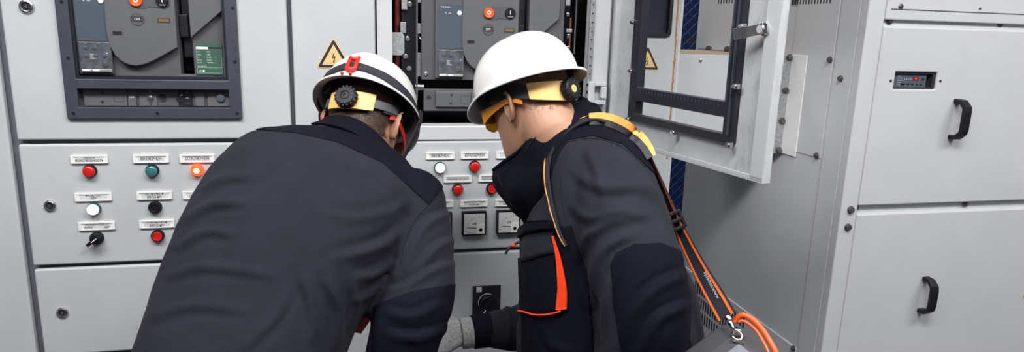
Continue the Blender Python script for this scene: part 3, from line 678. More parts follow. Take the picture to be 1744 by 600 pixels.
b1['group'] = b2['group'] = 'circuit breakers in the switchgear'
# ------------------------------------------------------------------ cabinet right of the open door
Dx0, Dx1 = .735, .957
Dc = thing('switchgear_cabinet', 'grey cabinet with dark window and warning triangle seen through the open door', 'cabinet', ((Dx0 + Dx1) / 2, F, 0))
wx1, wz0 = pw(1140, 62); wx0 = Dx0 + .02
dd_ = MB().grid([Dx0 + .003, wx0, wx1, Dx1 - .012], [.10, wz0, 1.75, TOP], lambda i, j: i == 1 and j == 1, F, F + DT)
dd = obj('door', dd_, 'paint', Dc, .003)
rr = .012
def rrect(x0, x1, z0, z1, r, n=5):
    out = []
    for cx, cz, a in ((x0 + r, z0 + r, 180), (x1 - r, z0 + r, 270), (x1 - r, z1 - r, 0), (x0 + r, z1 - r, 90)):
        out += [(cx + r * math.cos(math.radians(a + 90 * k / (n - 1))), cz + r * math.sin(math.radians(a + 90 * k / (n - 1)))) for k in range(n)]
    return out
def ringframe(outer, inner, y0, y1, m=0):
    n = len(outer); mb = MB()
    v = [(x, y0, z) for x, z in outer] + [(x, y0, z) for x, z in inner] + [(x, y1, z) for x, z in outer] + [(x, y1, z) for x, z in inner]
    f = []
    for i in range(n):
        j = (i + 1) % n
        f += [(i, j, n + j, n + i), (n + i, n + j, 3 * n + j, 3 * n + i), (i, 2 * n + i, 2 * n + j, j)]
    return mb.add(v, f, m)
obj('window_gasket', ringframe(rrect(wx0 - .004, wx1 + .004, wz0 - .004, 1.754, .016), rrect(wx0 + .006, wx1 - .006, wz0 + .006, 1.744, .010), F - .003, F + .022), 'bez2', dd)
obj('window_pane', MB().box(wx0, wx1, F + .012, F + .014, wz0, 1.75), mat('smoked_glass', (.035, .04, .06), .08, coat=.5), dd)
obj('body', MB().box(Dx0, Dx1, F + .024, 2.6, .02, TOP).box(Dx1 - .011, Dx1, F + .004, F + .03, .02, TOP), 'paint2', Dc, .002)
cx, cz = pw(1101, 107); warn(dd, cx + .001, cz + .003, .068, F, 'yellow')
pts = []
for k in range(60):
    py = k * 4.6; px = 1156 - .072 * py; x, z = pw(px, py); pts.append((x + random.uniform(-.001, .001), z))
A_ = [(x - random.uniform(.0015, .0040), F - .0006, z) for x, z in pts]; B_ = [(x + random.uniform(.0012, .0040), F - .0006, z) for x, z in pts]
obj('rust_streak', MB().strip(A_, B_, .001), 'rust', dd)

# ------------------------------------------------------------------ bridging cover between the rows
YB = 2.0; XR = 1.4046
bz1 = float(atY(1240, 94, YB)[2]); bz0 = float(atY(1326, 258, YB)[2])
Br = thing('bridging_cover', 'pale sheet metal cover bridging the gap to the right cabinet', 'cover', (1.18, YB, bz0))
obj('front_sheet', MB().box(Dx1 + .001, XR - .004, YB, YB + .003, bz0, bz1), 'paint2', Br, .001)
obj('top_sheet', MB().box(Dx1 + .001, XR - .004, YB + .001, 2.55, bz1 - .003, bz1), 'wood', Br)
x, z = pw(1193, 103, YB)
obj('cover_screw', MB().lathe((x, YB, z), (0, -1, 0), [(.006, 0), (.0055, .003), (.003, .004), (0, .004)], 14), 'steel', Br)
fx0 = float(atY(1323, 170, YB)[0])
fl = obj('bolted_flange', MB().box(fx0, XR - .003, YB - .004, YB, bz0 - .006, bz1 + .004), 'zinc', Br, .001)
for px, py in ((1348, 98), (1339, 154), (1333, 206), (1326.5, 256)):
    x, z = pw(px, py, YB - .004); x = min(x, XR - .014)
    obj('flange_bolt', MB().lathe((x, YB - .004, z), (0, -1, 0), [(.0115, 0), (.0115, .0025), (.0078, .003), (.0076, .009), (0, .0095)], 6 if False else 12), 'bolt', Br)
ya = float(atX(1367, 175, XR)[1])
obj('angle_flange', MB().box(XR - .0045, XR - .0005, ya, YB - .004, bz0 - .004, bz1 + .006), 'white', Br, .001)  # white paints in the bright light that falls on this flange

# ------------------------------------------------------------------ right hand cabinet
YR = 1.68; XE = 3.0; YE = 2.665; TR = 2.3
Rc = thing('switchgear_cabinet', 'large pale grey cabinet with black bow handles at the right of the picture', 'cabinet', (2.2, YR, 0))
obj('body', MB().box(XR + .002, XE, YR + .03, YE, .02, TR), 'paint2', Rc, .003)
yp = float(atX(1421.7, 100, XR)[1])
obj('corner_post', MB().box(XR - .0015, 1.4595, YR, YR + .03, .02, TR).box(XR - .0015, XR + .01, YR + .03, yp, .02, TR), 'paint2', Rc, .0035)
zl = float(atX(1300, 552, XR)[2])
obj('lower_side_panel', MB().box(XR - .003, XR + .004, yp + .002, YE, .03, zl), 'paint2', Rc, .0012)
p = atX(1397, 272, XR)
obj('upper_side_panel', MB().box(XR - .001, XR + .004, float(p[1]), YB + .0, float(p[2]) + .003, TR), 'paint2', Rc, .0008)
def sidebolt(px, py, r=.010, x=XR - .0015):
    q = atX(px, py, x)
    obj('side_bolt', MB().lathe((x, q[1], q[2]), (-1, 0, 0), [(r, 0), (r * .98, .0022), (r * .72, .003), (r * .70, .0075), (r * .35, .008), (0, .0065)], 14), 'bolt', Rc)
for px, py in ((1414, 102), (1432, 134), (1391, 265), (1352, 594)): sidebolt(px, py)
for px, py in ((1374, 517), (1379, 519), (1399, 301)):
    q = atX(px, py, XR); obj('drill_hole', MB().lathe((XR + .0019, q[1], q[2]), (-1, 0, 0), [(.0035, 0), (.0035, .0006), (0, .0006)], 10), 'inner', Rc)
def slots(n, pa, pb, hz, name='vent_slot', x=XR - .0012, w=.0062):   # row of slots between two pixels; dark pieces paint the shade inside
    a, b = atX(*pa, x), atX(*pb, x)
    for k in range(n):
        q = a + (b - a) * k / (n - 1)
        obj(name, MB().add([(x + .0030, q[1] + s * w / 2, zz) for s, zz in ((-1, a[2] - hz), (1, a[2] - hz), (1, a[2] + hz), (-1, a[2] + hz))] + [(x, q[1] + s * w / 2, zz) for s, zz in ((-1, a[2] - hz), (1, a[2] - hz), (1, a[2] + hz), (-1, a[2] + hz))], [(4, 7, 6, 5), (0, 1, 5, 4), (1, 2, 6, 5), (2, 3, 7, 6), (3, 0, 4, 7)]), 'inner', Rc)
slots(14, (1350, -2), (1414, -1), .019, x=XR - .0012)
slots(9, (1224, -2), (1262, -2), .019, x=XR + .0012)
for r_ in range(3):
    zc = .449 - r_ * .056; x = XR - .0034
    for k in range(20):
        y = 2.475 - k * .0195
        obj('vent_slot', MB().box(x, x + .002, y - .0052, y + .0052, zc - .0215, zc + .0215), 'inner', Rc)  # raised dark block, painted shade of an open slot
# ledge with two bolts low on the side, seen through the door window
qa, qb = atX(1203, 84, XR), atX(1246, 84, XR)
obj('side_rail', MB().box(XR - .025, XR, qb[1] - .03, qa[1] + .02, qa[2] - .012, qa[2] + .004), 'zinc', Rc, .001)
for px, py in ((1207, 83), (1239, 84)):
    q = atX(px, py, XR - .025); obj('rail_bolt', MB().lathe((XR - .025, q[1], q[2]), (-.8, -.6, 0), [(.012, -.004), (.012, .006), (.007, .007), (.007, .014), (0, .014)], 12), 'bolt', Rc)
# front panels
def pr(px, py): return pw(px, py, YR)
gx = 1.4615
z_t1 = (pr(1530, 36.5)[1]); z_p2t = pr(1600, 48)[1]; z_p2b = pr(1600, 346)[1]; z_p3t = pr(1600, 361)[1]
zln = pr(1640, 20)[1]
obj('top_panel', MB().box(gx, XE, YR, YR + .02, z_t1 + .004, TR), 'paint2', Rc, .003)
obj('panel_lip', MB().box(gx + .016, XE, YR - .002, YR, zln - .001, zln + .001), 'seam', Rc)
obj('panel_channel', MB().box(gx - .004, XE, YR + .012, YR + .025, z_p2t - .01, z_t1 + .01).box(gx - .004, XE, YR + .016, YR + .025, z_p3t - .01, z_p2b + .01), 'paint2', Rc, .001)
wx0_, wz1_ = pr(1526, 122.5); wx1_, wz0_ = pr(1593, 152.5)
mp = obj('middle_panel', MB().grid([gx, wx0_, wx1_, XE], [z_p2b, wz0_, wz1_, z_p2t], lambda i, j: i == 1 and j == 1, YR, YR + .02), 'paint2', Rc, .004, seg=3)
lp = obj('lower_panel', MB().box(gx, XE, YR, YR + .02, .10, z_p3t), 'paint2', Rc, .004, seg=3)
for px, py, r in ((1520, 35, .0125), (1710, 39.5, .0125), (1463, 355, .0105), (1650, 348.5, .0105)):
    x, z = pr(px, py); obj('channel_bolt', MB().lathe((x, YR + .014, z), (0, -1, 0), [(r, 0), (r, .003), (r * .8, .004), (r * .45, .0042), (r * .42, .009), (0, .009)], 14), 'bolt', Rc)
for px, py in ((1448.5, 357.5), (1443.5, 387)):
    x, z = pr(px, py); obj('post_bolt', MB().lathe((x, YR, z), (0, -1, 0), [(.0115, 0), (.0112, .002), (.0088, .003), (.0085, .0085), (.004, .009), (0, .007)], 14), 'bolt', Rc)
x, z = pr(1534, 11); obj('panel_screw', MB().lathe((x, YR, z), (0, -1, 0), [(.008, 0), (.0078, .002), (.005, .005), (0, .0055)], 12), 'bolt', Rc)
x, z = pr(1669, 15); obj('drill_hole', MB().lathe((x, YR, z), (0, -1, 0), [(.004, 0), (.004, .0006), (0, .0006)], 10), 'inner', Rc)
# relay behind its cut-out
mb = MB().grid([wx0_ - .003, wx0_ + .003, wx1_ - .010, wx1_ + .003], [wz0_ - .003, wz0_ + .005, wz1_ - .005, wz1_ + .003], lambda i, j: i == 1 and j == 1, YR + .006, YR + .04, 0).box(wx0_, wx1_, YR + .040, YR + .044, wz0_, wz1_, 0)
w_, h_ = wx1_ - wx0_, wz1_ - wz0_
mb.box(wx0_ + w_ * .05, wx0_ + w_ * .82, YR + .012, YR + .04, wz0_ + h_ * .10, wz0_ + h_ * .88, 1)
yq = YR + .0118
mb.box(wx0_ + w_ * .50, wx0_ + w_ * .63, yq - .0006, yq, wz0_ + h_ * .50, wz0_ + h_ * .72, 2)
mb.text('88', wx0_ + w_ * .565, yq - .0008, wz0_ + h_ * .61, .007, 5)
for k in range(5):
    zz = wz0_ + h_ * (.74 - k * .12); mb.box(wx0_ + w_ * .09, wx0_ + w_ * .105, yq - .0005, yq, zz - .0008, zz + .0008, 3).box(wx0_ + w_ * .13, wx0_ + w_ * (.22 + .03 * (k % 3)), yq - .0004, yq, zz - .0005, zz + .0005, 4)
for k in range(4):
    mb.lathe((wx0_ + w_ * (.40 + .105 * k), yq, wz0_ + h_ * .27), (0, -1, 0), [(.0028, 0), (.0026, .0016), (0, .0016)], 10, 3)
for k in range(5): mb.box(wx0_ + w_ * (.30 + .04 * k), wx0_ + w_ * (.315 + .04 * k), yq - .0004, yq, wz0_ + h_ * .55, wz0_ + h_ * .59, 4)
mb.lathe((wx0_ + w_ * .74, yq, wz0_ + h_ * .58), (0, -1, 0), [(.0032, 0), (.003, .0016), (0, .0016)], 10, 3)
mb.box(wx0_ + w_ * .22, wx0_ + w_ * .32, yq - .0005, yq, wz0_ + h_ * .22, wz0_ + h_ * .30, 3)
obj('relay_display', mb, ['inner', 'disp', mat('dark_red_display', (.20, .008, .008), .2), 'knob', 'paper', 'redlit'], mp)
for px, py in ((1517, 138), (1601.5, 138.5)):
    x, z = pr(px, py); obj('drill_hole', MB().lathe((x, YR, z), (0, -1, 0), [(.0042, 0), (.0042, .0006), (0, .0006)], 12), 'inner', mp)
def bow(pt, pb, parent):
    (x, z1), (_, z0) = pr(*pt), pr(*pb); d = .040
    prof = [(0, z1), (d * .55, z1 - .001), (d * .95, z1 - .016), (d, z1 - .028), (d, z0 + .028), (d * .95, z0 + .016), (d * .55, z0 + .001), (0, z0)]
    rings = []
    n = len(prof)
    for i, (o_, z) in enumerate(prof):
        a = prof[max(i - 1, 0)]; b = prof[min(i + 1, n - 1)]
        t = nrm([b[0] - a[0], b[1] - a[1]]); nn = np.array([-t[1], t[0]])
        wz = .0062; wx = .0125
        rings.append([np.array([x + sx_ * wx, YR - o_ + sn * wz * -nn[0], z + sn * wz * nn[1]]) for sx_, sn in ((-1, -1), (1, -1), (1, 1), (-1, 1))])
    rings[0] = [np.array([r[0], YR, r[2]]) for r in rings[0]]; rings[-1] = [np.array([r[0], YR, r[2]]) for r in rings[-1]]
    obj('bow_handle', MB().loft(rings, smooth=False), 'knob', parent, .002)
bow((1630, 172), (1618, 233), mp); bow((1576, 474), (1566, 528), lp)
cx, cz = pr(1769, 493); warn(lp, cx, cz + .010, .105, YR, 'amberS')

# ------------------------------------------------------------------ opened breaker door
HD = np.array([.753, 1.885, 0.0]); DU = nrm([.104, -.518, 0]); DN = np.array([DU[1], -DU[0], 0]); DN = DN if DN[0] < 0 else -DN
def atDoor(px, py, off=0.0):
    r = ray(px, py); t = (off - (EYE - HD) @ DN) / (r @ DN); p = EYE + r * t
    return float((p - HD) @ DU), float(p[2])
def todoor(mb):
    mb.v = [tuple(HD + DU * x - DN * y + np.array([0, 0, z])) for x, y, z in mb.v]; return mb
uE, zD0 = atDoor(1310, 313)
uE = float(uE)
dr = thing('breaker_door', 'worn grey door swung open with an empty black window bezel', 'door', HD + DU * .3 + np.array([0, 0, zD0]))
i0, iz0 = atDoor(1086, 149.5, .012); i1, _ = atDoor(1237, 175, .012)
s0u, s_t = atDoor(1081.5, 171, .012); s1u, _ = atDoor(1235, 200, .012); _, s_b = atDoor(1081.5, 195, .012)
f0, fz0 = atDoor(1070, 204, .012); f1, _ = atDoor(1246, 250, .012)
zt = 1.80
mb = MB().grid([.0, i0 - .012, i1 + .012, uE], [zD0, s_b - .012, zt - .03, TOP], lambda i, j: i == 1 and j == 1, 0, .002)
for a, b, c_, d in ((0, uE, zD0, zD0 + .0022), (uE - .0022, uE, zD0, TOP), (0, .0022, zD0, TOP)): mb.box(a, b, -.020, .0, c_, d)
obj('sheet', todoor(mb), 'paintworn', dr, .0012)
mb = MB().box(uE - .040, uE - .0022, -.020, -.0175, zD0 + .002, TOP)
obj('edge_fold', todoor(mb), 'paint', dr, .004, seg=3)
mb = MB().box(.0022, uE - .002, -.020, -.0178, zD0 + .002, zD0 + .013)
obj('bottom_fold', todoor(mb), 'paint', dr, .002)
fr = obj('bezel_frame', todoor(MB().grid([f0, i0, i1, f1], [fz0, s_b, s_t, iz0, zt - .045, zt], lambda i, j: i == 1 and j in (1, 3), -.016, .010)), 'bez2', dr, .0015)
for a, b, c_, d in ((i1 + .004, i1 + .008, iz0, zt - .05), (i1 + .018, i1 + .021, s_b, zt - .05)):
    obj('bezel_rib', todoor(MB().box(a, b, -.021, -.015, c_, d)), 'bezel', fr)
mb = MB()
for k in range(26):
    u = i0 + (i1 - i0) * (k + .5) / 26; mb.box(u - .001, u + .001, -.0175, -.015, iz0 - .013, iz0 - .004)
obj('bezel_tooth', todoor(mb), 'bezel', fr)['kind'] = 'stuff'
for px, py in ((1079, 38), (1075, 121), (1071, 203), (1265, 45), (1254, 147), (1148, 226), (1242, 247)):
    u, z = atDoor(px, py, .02)
    obj('bezel_clip', todoor(MB().box(u - .006, u + .006, -.024, -.014, z - .006, z + .006).cyl((u, -.030, z), (u, -.02, z), .0042, 10)), 'steel', dr, .001)
# cam lock
u, z = atDoor(1306, 50, .015); 
mb = MB().lathe((u, 0, z), (0, -1, 0), [(.020, 0), (.020, .010), (.0135, .012), (.0135, .022), (.010, .023), (.010, .034), (0, .034)], 6)
mb.lathe((u, 0, z), (0, -1, 0), [(.0135, .012), (.0135, .028), (.0085, .030), (.0085, .036), (0, .036)], 18)
obj('cam_lock', todoor(mb), 'chrome', dr, .001)
ax = nrm([-1, -.28, -.22]); ay = nrm(np.cross([0, 0, 1.], ax)); az = np.cross(ax, ay)
mb = MB().obox(np.array([u, -.030, z]) + ax * .012, ax, ay, az, .026, .0016, .011).obox(np.array([u, -.030, z]) + ax * .046 + ay * .003, nrm(ax + .25 * ay), ay, az, .016, .0016, .012)
obj('cam_tongue', todoor(mb), 'chrome', dr, .001)

# ------------------------------------------------------------------ far hall: blue sheeting behind a mesh fence
tag(obj('blue_sheet', MB().box(.9, 2.6, 4.9, 4.93, .03, 1.42).box(.9, 2.6, 4.9, 4.93, 1.46, 1.80), 'bluew'), 'blue sheeting on the far wall behind the wire fence', 'sheet')
fe = thing('wire_fence', 'grey chain link fence in the gap behind the cabinets', 'fence', (1.7, 3.6, 0))
mb = MB(); p_ = .055
x0f, x1f, z0f, z1f = 1.1, 2.4, .1, 2.2
k = -60
segs = []
for k in range(-45, 45):
    for sgn in (1, -1):
        c0 = x0f + k * p_ * 1.0
        # line x = c0 + sgn*(z - z0)
        za, zb_ = z0f, z1f
        xa_, xb_ = c0 + sgn * 0, c0 + sgn * (z1f - z0f)
        ts = []
        t0, t1 = 0.0, 1.0; dx = xb_ - xa_
        lo = (x0f - xa_) / dx; hi = (x1f - xa_) / dx
        if lo > hi: lo, hi = hi, lo
        t0, t1 = max(t0, lo), min(t1, hi)
        if t1 > t0: segs.append(((xa_ + dx * t0, 3.6 + .002 * sgn, za + (zb_ - za) * t0), (xa_ + dx * t1, 3.6 + .002 * sgn, za + (zb_ - za) * t1)))
for a, b in segs: mb.cyl(a, b, .0017, 5)
obj('wire_mesh', mb, 'fwire', fe)['kind'] = 'stuff'
for x in (x0f, x1f): obj('post', MB().box(x - .02, x + .02, 3.58, 3.62, 0, 2.25), 'seam', fe, .002)
# ------------------------------------------------------------------ people: helpers
from mathutils.bvhtree import BVHTree
def crom(P, n):                                            # Catmull-Rom through control rows
    P = [np.asarray(p, float) for p in P]; out = []; m = len(P)
    for i in range(m - 1):
        p0, p1, p2, p3 = P[max(i - 1, 0)], P[i], P[i + 1], P[min(i + 2, m - 1)]
        for k in range(n):
            t = k / n; out.append(.5 * (2 * p1 + (p2 - p0) * t + (2 * p0 - 5 * p1 + 4 * p2 - p3) * t * t + (3 * p1 - p0 - 3 * p2 + p3) * t ** 3))
    out.append(P[-1]); return out
def sring(c, lat, fwd, n=40, p=.85):
    out = []
    for k in range(n):
        a = 2 * math.pi * k / n; ca, sa = math.cos(a), math.sin(a)
        out.append(c + lat * math.copysign(abs(ca) ** p, ca) + fwd * math.copysign(abs(sa) ** p, sa))
    return out
def limb(mb, pts, rad, k=8, seg=24):
    rows = crom([np.append(np.asarray(p, float), r) for p, r in zip(pts, rad)], k)
    P = [r[:3] for r in rows]; r = [x[3] for x in rows]
    d0 = nrm(P[0] - P[1]); d1 = nrm(P[-1] - P[-2])          # rounded ends
    head = [(P[0] + d0 * r[0] * s, r[0] * math.sqrt(max(1 - s * s, .02))) for s in (.96, .75, .4)]
    tail = [(P[-1] + d1 * r[-1] * s, r[-1] * math.sqrt(max(1 - s * s, .02))) for s in (.4, .75, .96)]
    return mb.tube([h[0] for h in head] + P + [h[0] for h in tail], [h[1] for h in head] + r + [h[1] for h in tail], seg)
def remesh(mb, voxel, smooth=4, fac=.5):
    me = bpy.data.meshes.new('tmp'); me.from_pydata(mb.v, [], mb.f); me.update()
    o = bpy.data.objects.new('tmp', me); COL.objects.link(o)
    m = o.modifiers.new('r', 'REMESH'); m.mode = 'VOXEL'; m.voxel_size = voxel
    if smooth: s = o.modifiers.new('s', 'SMOOTH'); s.factor = fac; s.iterations = smooth
    dg = bpy.context.evaluated_depsgraph_get(); r = bpy.data.meshes.new_from_object(o.evaluated_get(dg))
    bpy.data.objects.remove(o); bpy.data.meshes.remove(me)
    return r
def arr(me):
    a = np.empty(len(me.vertices) * 3); me.vertices.foreach_get('co', a); a = a.reshape(-1, 3)
    n = np.empty(len(me.vertices) * 3); me.vertex_normals.foreach_get('vector', n); return a, n.reshape(-1, 3)
def setco(me, a): me.vertices.foreach_set('co', a.ravel()); me.update()
def projA(P):
    q = (P - EYE) @ R; return np.stack([CP[0] + FPX * q[:, 0] / q[:, 2], CP[1] + FPX * q[:, 1] / q[:, 2], q[:, 2]], 1)
def folds(me, lst, noise_amp=.0035, nscale=9.0, seed=0.0):   # real relief: creases along drawn lines plus soft lumps
    a, n = arr(me); q = projA(a)
    facing = np.einsum('ij,ij->i', n, EYE - a) > -.15 * np.linalg.norm(EYE - a, axis=1)
    disp = np.zeros(len(a))
    for pts, amp, w in lst:
        P = np.array(crom([np.array(p, float) for p in pts], 8)); best = np.full(len(a), 1e9); tt = np.zeros(len(a)); sg = np.zeros(len(a))
        m = len(P) - 1
        for i in range(m):
            d = P[i + 1] - P[i]; L2 = d @ d; v = q[:, :2] - P[i]
            t = np.clip((v @ d) / L2, 0, 1); e = v - t[:, None] * d; dd_ = np.hypot(e[:, 0], e[:, 1])
            k = dd_ < best; best = np.where(k, dd_, best); tt = np.where(k, (i + t) / m, tt); sg = np.where(k, np.sign(d[0] * v[:, 1] - d[1] * v[:, 0]), sg)
        env = np.sin(np.pi * np.clip(tt * .9 + .08, 0, 1)) ** .7
        x = best * sg / w
        prof = np.exp(-x * x) - .65 * np.exp(-((x - 1.5) / .9) ** 2)      # ridge with a valley on one side
        disp += np.where(facing & (best < 4 * w), amp * prof * env, 0)
    if noise_amp:
        nz = np.array([mnoise.fractal(Vector((p[0] * nscale + seed, p[1] * nscale, p[2] * nscale * .55)), .8, 2.1, 3) for p in a]); disp += noise_amp * nz
    setco(me, a + n * disp[:, None])
def meshobj(name, me, mats, parent, label=None):
    a, _ = arr(me); org = (a.min(0) + a.max(0)) / 2
    setco(me, a - org)
    me.materials.clear()
    for m_ in (mats if isinstance(mats, (list, tuple)) else [mats]): me.materials.append(M[m_])
    me.polygons.foreach_set('use_smooth', [True] * len(me.polygons)); me.name = name; me.update()
    return link(name, me, org, parent, 0, label)
def bvh_of(me): return BVHTree.FromPolygons([tuple(v.co) for v in me.vertices], [tuple(p.vertices) for p in me.polygons])
def hit(bv, px, py, off=.0):
    d = nrm(ray(px, py)); r = bv.ray_cast(Vector(EYE), Vector(d)); k = 0
    while r[0] is None and k < 30:
        py += 2; k += 1; d = nrm(ray(px, py)); r = bv.ray_cast(Vector(EYE), Vector(d))
    if r[0] is None:
        r = bv.find_nearest(Vector(atD(px, py, 1.4)))
    nn = np.array(r[1]); nn = nn if nn @ d < 0 else -nn
    return np.array(r[0]) + nn * off, nn
def pplane(p, q_):                                         # plane through the eye and two pixels; positive on the right hand side of p->q (image y down)
    n = nrm(np.cross(ray(*p), ray(*q_))); return n
def panel(me, segs, keep, off=.002, th=.004):
    bm = bmesh.new(); bm.from_mesh(me)
    ns = [pplane(*s) for s in segs]
    for n in ns: bmesh.ops.bisect_plane(bm, geom=bm.verts[:] + bm.edges[:] + bm.faces[:], plane_co=Vector(EYE), plane_no=Vector(n), dist=1e-5)
    kill = []
    for f in bm.faces:
        c = np.array(f.calc_center_median()); s = [float((c - EYE) @ n) for n in ns]
        if not keep(s, c): kill.append(f)
    bmesh.ops.delete(bm, geom=kill, context='FACES')
    bm.normal_update()
    for v in bm.verts: v.co += v.normal * off
    bmesh.ops.solidify(bm, geom=bm.faces[:], thickness=th)
    out = bpy.data.meshes.new('panel'); bm.to_mesh(out); bm.free(); return out
def patch(bv, A, B, nu=24, nv=10, off=.003, th=.003, m=0):  # strip between two drawn curves laid on the surface
    A = crom([np.array(p, float) for p in A], 12); B = crom([np.array(p, float) for p in B], 12)
    ia = lambda C, t: C[min(int(t * (len(C) - 1)), len(C) - 2)] * (1 - (t * (len(C) - 1) - min(int(t * (len(C) - 1)), len(C) - 2))) + C[min(int(t * (len(C) - 1)), len(C) - 2) + 1] * (t * (len(C) - 1) - min(int(t * (len(C) - 1)), len(C) - 2))
    mb = MB(); top = []; bot = []
    for i in range(nu):
        for j in range(nv):
            p = ia(A, i / (nu - 1)) * (1 - j / (nv - 1)) + ia(B, i / (nu - 1)) * j / (nv - 1)
            h, n = hit(bv, p[0], p[1]); top.append(h + n * off); bot.append(h + n * (off - th))
    N = nu * nv; v = top + bot; f = []
    for i in range(nu - 1):
        for j in range(nv - 1):
            a = i * nv + j; f += [(a, a + nv, a + nv + 1, a + 1), (N + a, N + a + 1, N + a + nv + 1, N + a + nv)]
    for i in range(nu - 1):
        for j in (0, nv - 1): a = i * nv + j; f.append((a, a + nv, N + a + nv, N + a))
    for j in range(nv - 1):
        for i in (0, nu - 1): a = i * nv + j; f.append((a, a + 1, N + a + 1, N + a))
    return mb.add(v, f, m, True)
def seamline(bv, pts, r=.0016, off=.0006):
    return MB().tube([hit(bv, p[0], p[1], off)[0] for p in crom([np.array(p, float) for p in pts], 8)], r, 6)

class Frame:
    def __init__(s, O, F_, U_):
        s.O = np.asarray(O, float); s.F = nrm(F_); s.U = nrm(np.asarray(U_) - s.F * (np.asarray(U_) @ s.F)); s.L = np.cross(s.U, s.F)
    def p(s, x, y, z): return s.O + s.F * x + s.L * y + s.U * z
    def mb(s, mb): mb.v = [tuple(s.p(*v)) for v in mb.v]; return mb

# head in local axes: x forward, y left, z up
HP = [(-.118, .078, .040, .020), (-.110, .088, .010, .036), (-.095, .092, -.030, .049), (-.07, .091, -.062, .058), (-.045, .090, -.080, .064), (-.01, .088, -.092, .069), (.025, .091, -.099, .0735), (.055, .090, -.099, .0735), (.080, .079, -.090, .067), (.100, .058, -.072, .053), (.113, .032, -.046, .033), (.119, .004, -.022, .010)]
def head_mb(fr, mb):
    rows = crom([np.array(h) for h in HP], 4); rings = []
    for z, xf, xb, hw in rows:
        c = (xf + xb) / 2; hd = (xf - xb) / 2; rg = []
        for k in range(44):
            a = 2 * math.pi * k / 44; x = c + hd * math.copysign(abs(math.cos(a)) ** .9, math.cos(a)); y = hw * math.copysign(abs(math.sin(a)) ** .88, math.sin(a))
            g = lambda x0, y0, z0, sx, sy, sz: math.exp(-((x - x0) / sx) ** 2 - ((abs(y) - y0) / sy) ** 2 - ((z - z0) / sz) ** 2)
            x += .006 * g(.092, .025, .030, .04, .03, .010) - .011 * g(.092, .033, .010, .04, .014, .011) + .005 * g(.09, 0, -.105, .04, .02, .014)
            y *= 1 + .05 * g(.06, .05, -.012, .05, .05, .02) - .05 * g(.085, .06, .02, .02, .03, .02)
            rg.append(fr.p(x, y, z))
        rings.append(rg)
    mb.loft(rings)
    n = [((.088, .028), .006), ((.097, .012), .0075), ((.107, -.008), .0095), ((.116, -.026), .0125), ((.112, -.033), .0125), ((.097, -.038), .011)]
    mb.loft([[fr.p(x - .018 + .018 * math.cos(a) * 1.0, w * math.sin(a), z) for a in np.linspace(0, 2 * math.pi, 14, endpoint=False)] for ((x, z), w) in n])
    for z, w in ((-.062, .023), (-.074, .021)):
        mb.tube([fr.p(.092 - .25 * y * y / .02, y, z) for y in np.linspace(-w, w, 9)], [.003, .0045, .0055, .006, .006, .006, .0055, .0045, .003], 8)
def ear_mb(fr, side, mb):
    ah = .033; aw = .0185; nt, nr = 34, 9; V = []
    prof = [(0, -.007), (.16, -.0065), (.34, -.004), (.50, .001), (.62, .0025), (.74, .0005), (.86, .0025), (.95, .0055), (1.0, .003)]
    tilt = math.radians(14); fl = math.radians(28)
    for i in range(nr):
        r, h = prof[i]
        for k in range(nt):
            t = 2 * math.pi * k / nt; cu, sv = math.cos(t), math.sin(t)
            lob = 1.0 if sv > -.3 else 1 - .28 * ((-sv - .3) / .7)
            u = aw * cu * lob * r * (1.12 if sv > .2 else 1.0); v = ah * sv * r
            hh = h
            if cu > .55 and r > .5: hh *= .3
            if sv < -.55: hh = min(hh, .002) if r > .5 else hh * .4
            x = -u; x2 = x * math.cos(tilt) - v * math.sin(tilt); z2 = x * math.sin(tilt) * -1 * 0 + v * math.cos(tilt) + x * math.sin(tilt)
            back = max(0, -(x2) + .013)
            V.append((-.014 + x2 * math.cos(fl), .0745 + hh * math.cos(fl) + back * math.sin(fl) * 1.05, -.006 + z2))
    for k in range(nt):                                     # back of the ear, tucked into the skull
        x, y, z = V[(nr - 1) * nt + k]; V.append((x * .85 - .002, y - .010, -.006 + (z + .006) * .86))
    for k in range(nt):
        x, y, z = V[(nr - 1) * nt + k]; V.append((-.010 + (x + .014) * .5, .058, -.006 + (z + .006) * .6))
    V = [fr.p(x, side * y, z) for x, y, z in V]; f = []
    for i in range(nr + 1):
        for k in range(nt):
            k2 = (k + 1) % nt; q = (i * nt + k, i * nt + k2, (i + 1) * nt + k2, (i + 1) * nt + k); f.append(q if side < 0 else q[::-1])
    mb.add(V, f, 0, True)
def add_to_mesh(me, mb):
    bm = bmesh.new(); bm.from_mesh(me); vs = [bm.verts.new(p) for p in mb.v]
    for f in mb.f:
        try: bm.faces.new([vs[i] for i in f])
        except ValueError: pass
    bm.to_mesh(me); bm.free(); me.update()
